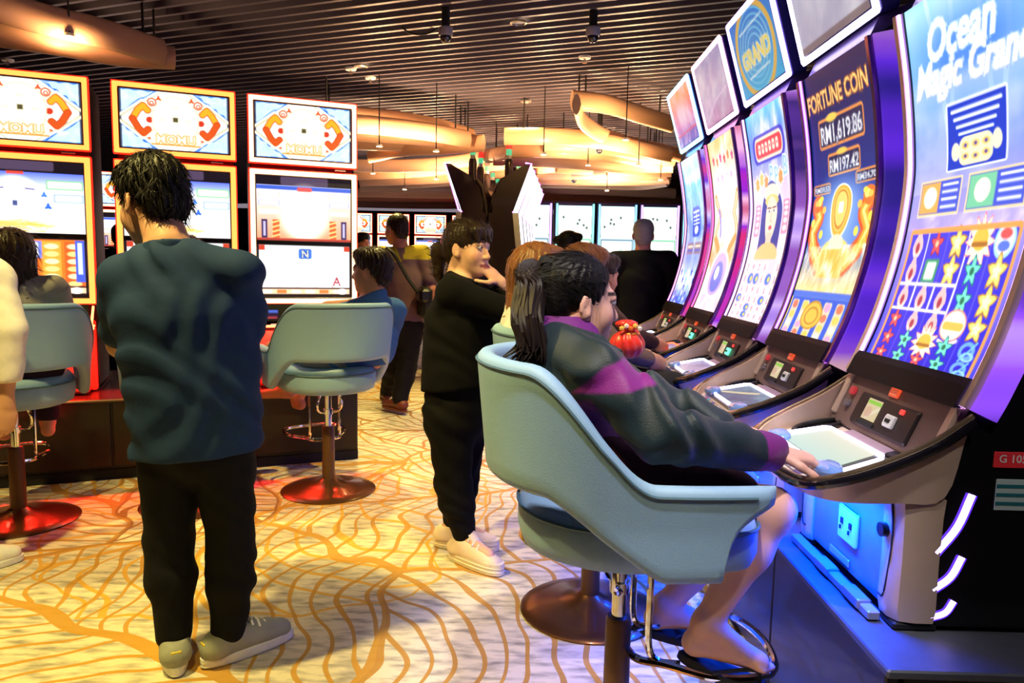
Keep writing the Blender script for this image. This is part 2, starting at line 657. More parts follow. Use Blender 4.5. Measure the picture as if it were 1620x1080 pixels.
def paint_skin(v, base, c=None, M=None, s=1.0, lips=(176, 92, 90)):
    col = np.tile(lin(base), (len(v), 1))
    if c is not None:
        q = (v - c) @ np.asarray(M).T / s
        fr = (np.abs(q[:, 0]) < .026) & (q[:, 1] > .070) & (np.abs(q[:, 2] + .0715) < .0115 - .006 * np.abs(q[:, 0]) / .026)
        col[fr] = lin(lips)
        for sd in (-1, 1):
            bx = q[:, 0] * sd
            br = (bx > .013) & (bx < .050) & (np.abs(q[:, 2] - (.030 - (bx - .03) ** 2 * 9)) < .0042) & (q[:, 1] > .045)
            col[br] = lin((52, 38, 36))
            ch = (q[:, 1] > .03) & (((bx - .042) / .022) ** 2 + ((q[:, 2] + .036) / .02) ** 2 < 1)
            col[ch] = col[ch] * .75 + .25 * lin((214, 120, 112))
            el = (bx > .012) & (bx < .050) & (q[:, 1] > .06) & (np.abs(q[:, 2] - (.0098 - ((bx - .031) / .019) ** 2 * .005)) < .0016)
            col[el] = lin((30, 22, 24))
    return col


def eyes(root, base, c, M, s):
    for sd in (-1, 1):
        cc = c + s * (sd * .031 * M[0] + .0795 * M[1] + .0065 * M[2])
        n1, n2 = 10, 16
        vs, col = [], []
        for i in range(n1 + 1):
            th = PI * i / n1
            for k in range(n2):
                ph = 2 * PI * k / n2
                loc = np.array([math.sin(th) * math.cos(ph), math.cos(th), math.sin(th) * math.sin(ph)])
                vs.append(cc + .0118 * s * (loc[0] * M[0] + loc[1] * M[1] + loc[2] * M[2]) - base)
                col.append(lin((18, 12, 12)) if th < .55 else lin((225, 220, 218)))
        fs = [(i * n2 + k, i * n2 + (k + 1) % n2, (i + 1) * n2 + (k + 1) % n2, (i + 1) * n2 + k) for i in range(n1) for k in range(n2)]
        o = add('eye', np.array(vs), fs, EYEW, root, True)
        set_attr(o, 'tint', np.array(col))


def strands(v, q, count, length, width, flow, seed=0, lift=.004, keep=None, segs=3):
    """thin locks lying on a hair surface: returns verts, faces to append"""
    r_ = np.random.default_rng(seed)
    a, b, c_, d_ = v[q[:, 0]], v[q[:, 1]], v[q[:, 2]], v[q[:, 3]]
    ctr = (a + b + c_ + d_) / 4
    nr = np.cross(c_ - a, d_ - b)
    ar = np.linalg.norm(nr, axis=1)
    nr /= ar[:, None] + 1e-12
    ok = np.ones(len(q), bool) if keep is None else keep(ctr)
    pr = ar * ok
    ids = r_.choice(len(q), count, p=pr / pr.sum())
    vs, fs = [], []
    for i in ids:
        p, n_ = ctr[i] + nr[i] * .001, nr[i]
        L = length * r_.uniform(.6, 1.3); W = width * r_.uniform(.6, 1.3)
        f = np.asarray(flow(p), float) + r_.normal(0, .16, 3)
        t = unit(f - n_ * (f @ n_))
        sd = unit(np.cross(n_, t))
        base = len(vs)
        for k in range(segs + 1):
            u = k / segs
            ww = W * (1 - u) ** .7 * (.5 + .5 * min(1, u * 6 + .3))
            h = lift * math.sin(u * 1.9)
            pp = p + t * L * u + n_ * h
            vs += [pp - sd * ww, pp + n_ * ww * .5, pp + sd * ww]
        for k in range(segs):
            for j in range(2):
                x = base + k * 3 + j
                fs.append((x, x + 1, x + 4, x + 3))
    return np.array(vs), fs


def join_vf(parts):
    vs, fs, n = [], [], 0
    for v, f in parts:
        vs.append(np.asarray(v))
        fs += [[int(i) + n for i in q] for q in f]
        n += len(v)
    return np.concatenate(vs), fs


# ================================================================== THE SETTING
def carpet_material():
    m = bpy.data.materials.new('leaf_carpet')
    m.use_nodes = True
    nt = m.node_tree
    N, L = nt.nodes.new, nt.links.new
    b = nt.nodes['Principled BSDF']
    tc = N('ShaderNodeTexCoord')

    def math_(op, a, b_=None, c=None, clamp=False):
        n = N('ShaderNodeMath'); n.operation = op; n.use_clamp = clamp
        for i, x in enumerate((a, b_, c)):
            if x is None: continue
            if isinstance(x, (int, float)): n.inputs[i].default_value = x
            else: L(x, n.inputs[i])
        return n.outputs[0]

    def layer(scale, seed, warp, spacing, rib, vein):
        nz = N('ShaderNodeTexNoise'); nz.inputs['Scale'].default_value = 1.1
        mp = N('ShaderNodeMapping'); mp.inputs['Location'].default_value = (seed, seed * 1.7, 0)
        L(tc.outputs['Object'], mp.inputs['Vector']); L(mp.outputs[0], nz.inputs['Vector'])
        sb = N('ShaderNodeVectorMath'); sb.operation = 'SUBTRACT'; sb.inputs[1].default_value = (.5, .5, .5)
        L(nz.outputs['Color'], sb.inputs[0])
        sc_ = N('ShaderNodeVectorMath'); sc_.operation = 'SCALE'; sc_.inputs['Scale'].default_value = warp
        L(sb.outputs[0], sc_.inputs[0])
        ad = N('ShaderNodeVectorMath'); ad.operation = 'ADD'
        L(mp.outputs[0], ad.inputs[0]); L(sc_.outputs[0], ad.inputs[1])
        vo = N('ShaderNodeTexVoronoi'); vo.voronoi_dimensions = '2D'; vo.inputs['Scale'].default_value = scale
        L(ad.outputs[0], vo.inputs['Vector'])
        df = N('ShaderNodeVectorMath'); df.operation = 'SUBTRACT'
        L(ad.outputs[0], df.inputs[0]); L(vo.outputs['Position'], df.inputs[1])
        sp = N('ShaderNodeSeparateColor'); L(vo.outputs['Color'], sp.inputs[0])
        vr = N('ShaderNodeVectorRotate'); vr.rotation_type = 'Z_AXIS'
        L(df.outputs[0], vr.inputs['Vector']); L(math_('MULTIPLY', sp.outputs[0], 6.28), vr.inputs['Angle'])
        sx = N('ShaderNodeSeparateXYZ'); L(vr.outputs[0], sx.inputs[0])
        ay = math_('ABSOLUTE', sx.outputs[1])
        ribm = math_('LESS_THAN', ay, rib)
        bend = math_('SUBTRACT', math_('MULTIPLY', ay, 1.25), math_('MULTIPLY', math_('MULTIPLY', ay, ay), .75))
        t = math_('DIVIDE', math_('SUBTRACT', sx.outputs[0], bend), spacing)
        pp = math_('PINGPONG', t, .5)
        veinm = math_('LESS_THAN', pp, vein)
        ed = N('ShaderNodeTexVoronoi'); ed.voronoi_dimensions = '2D'; ed.feature = 'DISTANCE_TO_EDGE'; ed.inputs['Scale'].default_value = scale
        L(ad.outputs[0], ed.inputs['Vector'])
        edm = math_('LESS_THAN', ed.outputs['Distance'], rib * scale * .75)
        return math_('MAXIMUM', math_('MAXIMUM', ribm, veinm), edm), sp

    l1, s1 = layer(.80, 3.3, .62, .112, .022, .095)
    l2, s2 = layer(.55, 9.1, .9, .19, .02, .07)
    msk = math_('GREATER_THAN', s2.outputs[1], .55)
    l2 = math_('MULTIPLY', l2, msk)
    # ground: pale woven pile with short flecks
    nz = N('ShaderNodeTexNoise'); nz.inputs['Scale'].default_value = 9; nz.inputs['Detail'].default_value = 6
    mp = N('ShaderNodeMapping'); mp.inputs['Scale'].default_value = (1, 3.4, 1)
    L(tc.outputs['Object'], mp.inputs['Vector']); L(mp.outputs[0], nz.inputs['Vector'])
    rp = N('ShaderNodeValToRGB')
    rp.color_ramp.elements[0].position = .30; rp.color_ramp.elements[0].color = (*lin((150, 140, 122)), 1)
    rp.color_ramp.elements[1].position = .56; rp.color_ramp.elements[1].color = (*lin((226, 214, 186)), 1)
    L(nz.outputs['Fac'], rp.inputs['Fac'])
    m1 = N('ShaderNodeMix'); m1.data_type = 'RGBA'
    L(math_('MULTIPLY', l2, .9), m1.inputs['Factor']); L(rp.outputs['Color'], m1.inputs['A'])
    m1.inputs['B'].default_value = (*lin((222, 166, 34)), 1)
    m2 = N('ShaderNodeMix'); m2.data_type = 'RGBA'
    L(math_('MULTIPLY', l1, .92), m2.inputs['Factor']); L(m1.outputs['Result'], m2.inputs['A'])
    cm = N('ShaderNodeMix'); cm.data_type = 'RGBA'
    cm.inputs['A'].default_value = (*lin((150, 98, 22)), 1); cm.inputs['B'].default_value = (*lin((204, 148, 30)), 1)
    L(s1.outputs[2], cm.inputs['Factor']); L(cm.outputs['Result'], m2.inputs['B'])
    L(m2.outputs['Result'], b.inputs['Base Color'])
    b.inputs['Roughness'].default_value = .95
    b.inputs['Specular IOR Level'].default_value = .12
    b.inputs['Sheen Weight'].default_value = .15
    n3 = N('ShaderNodeTexNoise'); n3.inputs['Scale'].default_value = 260
    L(tc.outputs['Object'], n3.inputs['Vector'])
    bp = N('ShaderNodeBump'); bp.inputs['Strength'].default_value = .5; bp.inputs['Distance'].default_value = .006
    L(n3.outputs['Fac'], bp.inputs['Height']); L(bp.outputs['Normal'], b.inputs['Normal'])
    return m


XL, XR, YN, YF = -15.0, 9.0, -5.0, 26.0
fl = MB().box(((XL + XR) / 2, (YN + YF) / 2, -.05), (XR - XL, YF - YN, .1)).build('floor', carpet_material())
tag(fl, 'cream carpet with mustard and brown leaf vein lines', kind='structure')
WALLM = mat('dark_wall', (60, 44, 40), .8, 0, .2, 1.5)
for nm, c, s_ in (('wall_back', ((XL + XR) / 2, YF + .1, CEIL / 2), (XR - XL + .4, .2, CEIL)), ('wall_front', ((XL + XR) / 2, YN - .1, CEIL / 2), (XR - XL + .4, .2, CEIL)),
                  ('wall_left', (XL - .1, (YN + YF) / 2, CEIL / 2), (.2, YF - YN, CEIL)), ('wall_right', (XR + .1, (YN + YF) / 2, CEIL / 2), (.2, YF - YN, CEIL))):
    tag(MB().box(c, s_).build(nm, WALLM), 'dark brown plastered wall of the hall', kind='structure')
ceil = MB().box(((XL + XR) / 2, (YN + YF) / 2, CEIL + .22), (XR - XL, YF - YN, .1)).build('ceiling', mat('plenum', (30, 24, 25), .9))
tag(ceil, 'dark ceiling of narrow parallel slats', kind='structure')
# the slats, one by one: heading 159 degrees, 14 cm apart, hung under the dark plenum
SH = R(159.0)
SLATM = mat('slat_paint', (104, 98, 110), .45, .1, .12, 3)
for i in range(150):
    t = -1.5 + i * .14
    c = V(-.6, 0, 0) + V(math.sin(R(21)), math.cos(R(21)), 0) * t
    mb = MB()
    rows = [[(x, -.016, -.05), (x, .016, -.05), (x, .016, .05), (x, -.016, .05)] for x in np.linspace(-17, 17, 35)]
    mb.loft(rows, closed_u=True); mb.fan(rows[0], True); mb.fan(rows[-1])
    rot = np.array([[math.cos(SH), -math.sin(SH), 0], [math.sin(SH), math.cos(SH), 0], [0, 0, 1]])
    v_ = np.array(mb.v) @ rot.T + V(c[0], c[1], CEIL + .05)
    add('ceiling_slat', v_, mb.f, SLATM, ceil)

# ------------------------------------------------------------------ downlights: fixture with its lamp
dl0 = None
DLM = glow('downlight_lens', (255, 226, 170), 9)
RIMM = mat('downlight_rim', (190, 184, 176), .3, .7)
names = ['nearest left downlight over the man in the navy shirt', 'ceiling downlight ahead of the woman in black', 'downlight over the chair at the left edge',
         'downlight above the chair with the man in blue', 'downlight over the aisle behind the woman in black', 'downlight above the man walking away with a shoulder bag',
         'far downlight before the middle bank of machines', 'downlight over the near chair at the right', 'downlight behind the viewpoint on the left', 'leftmost downlight beyond the picture edge', 'downlight above the end panel of the near curved machine', 'downlight over the consoles of the first curved machines', 'downlight over the consoles of the far curved machines']
for (x, y, wt, c, aim, cone), lb in zip(DOWNLIGHTS, names):
    root = empty('downlight', (x, y, CEIL - .012), 0, lb, 'ceiling light', 'round recessed downlights')
    MB().lathe([(.045, .010), (.062, .012), (.064, .0), (.050, -.006), (.046, .004)], n=24).build('rim', RIMM, root, True)
    MB().lathe([(.001, .008), (.044, .008), (.044, .012), (.001, .012)], n=24).build('lens', DLM, root)
    ld = bpy.data.lights.new('downlight_lamp', 'SPOT')
    ld.energy = wt * .40
    ld.color = c
    ld.spot_size = R(cone)
    ld.spot_blend = .5
    ld.shadow_soft_size = .05
    lo = bpy.data.objects.new('lamp', ld)
    COL.objects.link(lo)
    lo.parent = root
    lo.location = (0, 0, -.02)
    lo.rotation_euler = Vector((aim[0] - x, aim[1] - y, -CEIL)).to_track_quat('-Z', 'Y').to_euler()

# ------------------------------------------------------------------ the plinths the machines stand on
HB = R(22.5)                      # heading of the left bank
EB, NB = V(math.cos(HB), math.sin(HB), 0), V(-math.sin(HB), math.cos(HB), 0)
PB = V(-1.976, 4.238, 0)          # a point of the left plinth's front line
PLH = .48
HR = R(-1.13)                     # turn of the right row
LR, DR = V(math.cos(HR), math.sin(HR), 0), V(-math.sin(HR), math.cos(HR), 0)
PLM = mat('plinth_black', (12, 11, 13), .42, 0, .2, 8, coat=.15)
c = PB + EB * -.72
rt = empty('machine_plinth', tuple(c), HB, 'long black plinth under the orange framed machines', 'plinth')
MB().box((0, .62, .235), (3.56, 1.18, .47)).build('core', PLM, rt)
for i in range(5):
    MB().box((-1.424 + i * .712, .018, .27), (.700, .03, .38), ch=.004).build('panel', PLM, rt)
MB().box((0, .05, .03), (3.56, .06, .06)).build('kick_board', BLACKM, rt)
MB().box((0, .60, .469), (3.60, 1.22, .02), ch=.004).build('top_sheet', mat('plinth_top', (60, 22, 22), .25, 0, coat=.4), rt)
MB().tube([(-1.79, -.008, .474), (1.79, -.008, .474)], .007, 6).build('edge_trim', mat('trim_metal', (150, 130, 110), .3, .8), rt)
c = LR * 1.25 + DR * 3.50
rt = empty('machine_plinth', tuple(c), HR, 'black plinth lit blue under the row of curved screens', 'plinth')
MB().box((0.02, 0, .235), (.92, 4.10, .47)).build('core', PLM, rt)
for i in range(6):
    MB().box((-.462, -1.71 + i * .684, .25), (.03, .676, .43), ch=.004).build('panel', PLM, rt)
MB().box((-.005, 0, .468), (.96, 4.14, .02), ch=.004).build('top_sheet', mat('plinth_steel', (84, 88, 98), .45, .3, .25, 26), rt)


# ================================================================== PICTURES ON THE DISPLAYS (flat print, painted point by point)
_TXT = {}


def text_tris(s, shear=0.0):
    if (s, shear) in _TXT: return _TXT[(s, shear)]
    cu = bpy.data.curves.new('lettering', 'FONT')
    cu.body = s; cu.shear = shear; cu.resolution_u = 3; cu.align_x = 'CENTER'; cu.offset = .012
    ob = bpy.data.objects.new('lettering', cu)
    COL.objects.link(ob)
    bpy.context.view_layer.update()
    me = bpy.data.meshes.new_from_object(ob.evaluated_get(bpy.context.evaluated_depsgraph_get()))
    me.calc_loop_triangles()
    v = np.array([x.co[:2] for x in me.vertices])
    t = np.array([x.vertices[:] for x in me.loop_triangles])
    bpy.data.objects.remove(ob); bpy.data.curves.remove(cu); bpy.data.meshes.remove(me)
    v[:, 0] -= (v[:, 0].min() + v[:, 0].max()) / 2
    _TXT[(s, shear)] = (v, t)
    return v, t


class Canvas:
    """x right 0..1, y down 0..A (A = height/width)"""

    def __init__(s, W, A, col=(0, 0, 0)):
        s.W, s.H, s.A = W, int(round(W * A)), A
        s.p = np.tile(np.array(col, float), (s.H, s.W, 1))
        s.X, s.Y = np.meshgrid((np.arange(s.W) + .5) / s.W, (np.arange(s.H) + .5) / s.W)

    def blend(s, m, col, a=1.0):
        m = np.clip(m, 0, 1)[..., None] * a
        s.p = s.p * (1 - m) + np.array(col, float) * m
        return s

    def soft(s, d, e=None):
        e = e or .6 / s.W
        return np.clip(.5 - d / (2 * e), 0, 1)

    def vgrad(s, stops, y0=0.0, y1=None, x0=0, x1=1):
        y1 = y1 if y1 is not None else s.A
        t = (s.Y - y0) / (y1 - y0)
        ks = [k for k, _ in stops]
        col = np.stack([np.interp(t, ks, [c[i] for _, c in stops]) for i in range(3)], -1)
        m = ((t >= 0) & (t <= 1) & (s.X >= x0) & (s.X <= x1))[..., None]
        s.p = np.where(m, col, s.p)
        return s

    def rect(s, x0, y0, x1, y1, col, a=1.0, r=0.0):
        dx = np.abs(s.X - (x0 + x1) / 2) - (x1 - x0) / 2 + r
        dy = np.abs(s.Y - (y0 + y1) / 2) - (y1 - y0) / 2 + r
        d = np.hypot(np.maximum(dx, 0), np.maximum(dy, 0)) + np.minimum(np.maximum(dx, dy), 0) - r
        return s.blend(s.soft(d), col, a)

    def frame(s, x0, y0, x1, y1, w, col, r=0.0):
        dx = np.abs(s.X - (x0 + x1) / 2) - (x1 - x0) / 2 + r
        dy = np.abs(s.Y - (y0 + y1) / 2) - (y1 - y0) / 2 + r
        d = np.hypot(np.maximum(dx, 0), np.maximum(dy, 0)) + np.minimum(np.maximum(dx, dy), 0) - r
        return s.blend(s.soft(np.abs(d) - w / 2), col)

    def ell(s, cx, cy, rx, ry, col, a=1.0, e=None):
        d = (np.hypot((s.X - cx) / rx, (s.Y - cy) / ry) - 1) * min(rx, ry)
        return s.blend(s.soft(d, e), col, a)

    def ring(s, cx, cy, rx, ry, w, col):
        d = (np.hypot((s.X - cx) / rx, (s.Y - cy) / ry) - 1) * min(rx, ry)
        return s.blend(s.soft(np.abs(d) - w / 2), col)

    def star(s, cx, cy, r, col, n=5, inner=.45, rot=0.0):
        dx, dy = s.X - cx, s.Y - cy
        a = (np.arctan2(dx, -dy) + rot) % (2 * PI / n)
        a = np.abs(a - PI / n) / (PI / n)
        rad = r * (inner + (1 - inner) * a ** 1.3)
        return s.blend(s.soft(np.hypot(dx, dy) - rad), col)

    def line(s, pts, w, col, a=1.0):
        d = np.full(s.X.shape, 9.0)
        for (x0, y0), (x1, y1) in zip(pts[:-1], pts[1:]):
            L2 = (x1 - x0) ** 2 + (y1 - y0) ** 2 + 1e-12
            t = np.clip(((s.X - x0) * (x1 - x0) + (s.Y - y0) * (y1 - y0)) / L2, 0, 1)
            d = np.minimum(d, np.hypot(s.X - x0 - t * (x1 - x0), s.Y - y0 - t * (y1 - y0)))
        return s.blend(s.soft(d - w / 2), col, a)

    def text(s, t, cx, cy, h, col, shear=0.0, maxw=None, edge=None, rot=0.0):
        v, tr = text_tris(t, shear)
        k = h / .72
        if maxw: k = min(k, maxw / (v[:, 0].max() - v[:, 0].min()))
        q = v * k
        q[:, 1] -= h * .5
        cr, sr = math.cos(rot), math.sin(rot)
        q = np.stack([q[:, 0] * cr + q[:, 1] * sr, -q[:, 0] * sr + q[:, 1] * cr], 1)
        px = np.stack([cx + q[:, 0], cy - q[:, 1]], 1) * s.W - .5
        M = np.zeros((s.H, s.W))
        for a, b, c_ in tr:
            A_, B_, C_ = px[a], px[b], px[c_]
            x0, y0 = np.floor(np.minimum(np.minimum(A_, B_), C_)).astype(int) - 1
            x1, y1 = np.ceil(np.maximum(np.maximum(A_, B_), C_)).astype(int) + 2
            x0, y0, x1, y1 = max(x0, 0), max(y0, 0), min(x1, s.W), min(y1, s.H)
            if x1 <= x0 or y1 <= y0: continue
            gx, gy = np.meshgrid(np.arange(x0, x1), np.arange(y0, y1))
            ds = []
            area = (B_[0] - A_[0]) * (C_[1] - A_[1]) - (B_[1] - A_[1]) * (C_[0] - A_[0])
            sg = 1 if area > 0 else -1
            for P, Q in ((A_, B_), (B_, C_), (C_, A_)):
                l = math.hypot(Q[0] - P[0], Q[1] - P[1]) + 1e-9
                ds.append(sg * ((Q[0] - P[0]) * (gy - P[1]) - (Q[1] - P[1]) * (gx - P[0])) / l)
            m = np.clip(np.min(ds, 0) + .55, 0, 1)
            M[y0:y1, x0:x1] = np.maximum(M[y0:y1, x0:x1], m)
        if edge:
            E_ = M.copy()
            for dx, dy in ((1, 0), (-1, 0), (0, 1), (0, -1), (1, 1), (-1, -1), (1, -1), (-1, 1)):
                E_ = np.maximum(E_, np.roll(M, (dy, dx), (0, 1)))
            s.blend(E_, edge)
        return s.blend(M, col)

    def clouds(s, scale, col, a=.6, seed=0, y0=0, y1=9, x0=0, x1=1, power=1.5):
        r_ = np.random.default_rng(seed)
        n = np.zeros(s.X.shape)
        for o in range(4):
            f = scale * 2 ** o
            for _ in range(3):
                th = r_.uniform(0, 6.28); ph = r_.uniform(0, 6.28); ph2 = r_.uniform(0, 6.28)
                n += np.sin((s.X * math.cos(th) + s.Y * math.sin(th)) * f * 6.28 + ph + 1.5 * np.sin(s.X * f * 3 + s.Y * f * 2.3 + ph2)) / 1.7 ** o
        n = np.clip(.5 + n / 6, 0, 1) ** power
        return s.blend(n * ((s.Y > y0) & (s.Y < y1) & (s.X > x0) & (s.X < x1)), col, a)

    def colors(s):
        return lin(np.clip(s.p, 0, 255))


def picture(name, cv, P, M, parent=None, flip=False):
    """P(u, v) -> point, u right 0..1, v down 0..1; one mesh point per picture point"""
    H, W = cv.H, cv.W
    us, vs_ = np.linspace(0, 1, W), np.linspace(0, 1, H)
    pts = P(us, vs_)                      # (H, W, 3)
    idx = np.arange(H * W).reshape(H, W)
    q = np.stack([idx[:-1, :-1], idx[1:, :-1], idx[1:, 1:], idx[:-1, 1:]], -1).reshape(-1, 4)
    if flip: q = q[:, ::-1]
    me = bpy.data.meshes.new(name)
    me.vertices.add(H * W)
    me.vertices.foreach_set('co', pts.reshape(-1).astype(np.float32))
    me.loops.add(len(q) * 4)
    me.loops.foreach_set('vertex_index', q.reshape(-1).astype(np.int32))
    me.polygons.add(len(q))
    me.polygons.foreach_set('loop_start', (np.arange(len(q)) * 4).astype(np.int32))
    me.polygons.foreach_set('use_smooth', np.ones(len(q), bool))
    me.update(calc_edges=True)
    me.materials.append(M)
    o = bpy.data.objects.new(name, me)
    COL.objects.link(o)
    if parent: o.parent = parent
    set_attr(o, 'picture', cv.colors().reshape(-1, 3))
    return o


def art_ocean():
    A = 1.90
    c = Canvas(170, A)
    c.vgrad([(0, (90, 190, 240)), (.12, (170, 225, 255)), (.3, (120, 150, 245)), (.55, (165, 150, 250)), (.8, (90, 80, 235)), (1, (40, 60, 200))])
    c.clouds(1.4, (225, 225, 255), .35, 3, 0, .9)
    for i, x in enumerate((.2, .42, .6, .85)):
        c.line([(x, 0), (x + (.12, -.1, .08, -.14)[i], .62)], .035, (225, 245, 255), .45)
    c.ell(.5, .04, .45, .10, (255, 255, 255), .6, .10)
    c.ell(.5, .25, .50, .15, (60, 120, 240), .85, .09)
    c.text('Ocean', .45, .17, .15, (255, 255, 255), .35, .62, (215, 232, 255))
    c.text('Magic Grand', .507, .307, .14, (90, 110, 220), .35, .92)
    c.text('Magic Grand', .50, .30, .14, (255, 255, 255), .35, .92, (225, 235, 255))
    c.ell(.5, .36, .42, .03, (255, 240, 210), .35, .04)
    c.rect(.30, .44, .76, .80, (28, 60, 190), 1, .01).frame(.30, .44, .76, .80, .012, (235, 240, 255), .01)
    for k in range(4):
        c.line([(.34 + .02 * k, .475 + k * .035), (.72 - .02 * k, .475 + k * .035)], .014, (240, 245, 255))
    c.rect(.40, .60, .66, .78, (255, 236, 190), 1, .05)
    for x, y in ((.45, .65), (.53, .65), (.61, .65), (.45, .72), (.61, .72), (.53, .73)):
        c.ell(x, y, .03, .024, (250, 200, 120)); c.ell(x, y, .012, .012, (90, 80, 150))
    c.ell(.37, .68, .035, .06, (255, 240, 200)); c.ell(.69, .66, .035, .06, (255, 240, 200))
    for x0, x1, pc in ((.08, .44, (240, 170, 90)), (.50, .92, (120, 200, 160))):
        c.rect(x0, .84, x1, 1.0, (70, 90, 210)).rect(x0 + .01, .85, x0 + (x1 - x0) * .5, .99, pc)
        c.ell(x0 + (x1 - x0) * .27, .92, .06, .05, (255, 240, 220)).frame(x0, .84, x1, 1.0, .012, (240, 215, 160))
        for k in range(4):
            c.line([(x0 + (x1 - x0) * .57, .87 + k * .033), (x1 - .03, .87 + k * .033)], .012, (230, 235, 255))
    c.clouds(3, (240, 225, 255), .8, 5, 1.0, 1.06)
    y0, y1 = 1.065, 1.735
    c.rect(.06, y0, .94, y1, (48, 44, 214)).vgrad([(0, (70, 66, 226)), (1, (40, 36, 205))], y0, y1, .07, .93)
    for k in range(1, 5):
        x = .06 + .88 * k / 5
        c.line([(x, y0), (x, y1)], .005, (130, 120, 245))
    c.line([(.06 + .88 * 3 / 5, y0), (.06 + .88 * 3 / 5, y0 + .36)], .012, (235, 230, 255))
    c.line([(.06 + .88 * 1 / 5, y0), (.06 + .88 * 1 / 5, y0 + .22)], .010, (235, 230, 255))
    grid = ['FRYSO', 'FGYTY', 'FFFTY', 'RFFBY', 'RTSTC', 'RTRTC']
    for r_, row in enumerate(grid):
        for k, g in enumerate(row):
            cx, cy = .06 + .88 * (k + .5) / 5, y0 + (y1 - y0) * (r_ + .5) / 6
            if g == 'R': c.star(cx, cy, .062, (150, 30, 60)).star(cx, cy, .052, (235, 84, 92)).ell(cx, cy, .014, .014, (255, 200, 160))
            elif g == 'Y': c.star(cx, cy, .075, (190, 130, 40), 5, .5).star(cx, cy, .064, (255, 220, 120), 5, .5).star(cx, cy, .034, (255, 244, 200), 5, .5)
            elif g == 'T': c.star(cx, cy, .068, (20, 120, 130)).star(cx, cy, .056, (120, 235, 205)).ell(cx, cy, .016, .016, (40, 120, 90))
            elif g == 'F': c.ell(cx, cy + .01, .044, .050, (255, 214, 206)).star(cx, cy - .01, .055, (250, 190, 190), 3, .5).ell(cx, cy + .015, .018, .024, (170, 60, 80))
            elif g == 'G': c.rect(cx - .062, cy - .048, cx + .062, cy + .048, (60, 150, 110), 1, .01).rect(cx - .042, cy - .036, cx + .042, cy + .036, (220, 250, 225), 1, .01)
            elif g == 'S': c.star(cx, cy, .115, (255, 120, 110), 12, .62).star(cx, cy, .105, (255, 246, 214), 12, .62).ell(cx, cy - .01, .055, .045, (244, 190, 80)).line([(cx - .05, cy + .01), (cx + .05, cy + .01)], .02, (170, 110, 50))
            elif g == 'B': c.ell(cx, cy, .098, .078, (255, 150, 130)).ell(cx, cy, .09, .07, (255, 240, 225)).line([(cx - .06, cy), (cx + .06, cy)], .04, (250, 190, 90)).line([(cx - .07, cy + .08), (cx, cy + .1), (cx + .07, cy + .07)], .02, (255, 230, 220))
            elif g == 'O': c.ell(cx, cy, .072, .068, (170, 220, 250)).ell(cx, cy, .058, .052, (240, 244, 255)).ell(cx, cy - .025, .04, .02, (220, 90, 90)).ell(cx, cy + .02, .04, .02, (90, 120, 230))
            else: c.ring(cx, cy, .045, .04, .022, (110, 170, 240)).ring(cx + .02, cy + .03, .035, .022, .014, (150, 210, 250)).line([(cx - .03, cy + .06), (cx + .05, cy - .05)], .012, (120, 200, 240))
    yy = y0 + (y1 - y0) / 6
    for k in range(3):
        c.frame(.06 + .88 * k / 5, y0 + 2 * (y1 - y0) / 6, .06 + .88 * (k + 1) / 5, y0 + 3 * (y1 - y0) / 6, .014, (255, 244, 240))
    c.frame(.06, y0, .94, y1, .022, (236, 160, 84), .01)
    c.rect(0, 1.75, 1, A, (30, 70, 190))
    c.vgrad([(0, (70, 150, 230)), (1, (20, 40, 150))], 1.75, 1.83)
    c.text('5707', .14, 1.795, .045, (235, 250, 255))
    for k, col in enumerate(((120, 200, 240), (230, 220, 240), (110, 180, 235), (90, 150, 220))):
        c.rect(.30 + .13 * k, 1.765, .40 + .13 * k, 1.825, col, .8, .01)
    c.rect(.80, 1.755, .98, 1.83, (240, 214, 170)).rect(.74, 1.765, .80, 1.80, (220, 60, 80)).line([(.83, 1.79), (.95, 1.795)], .02, (120, 80, 60))
    return c


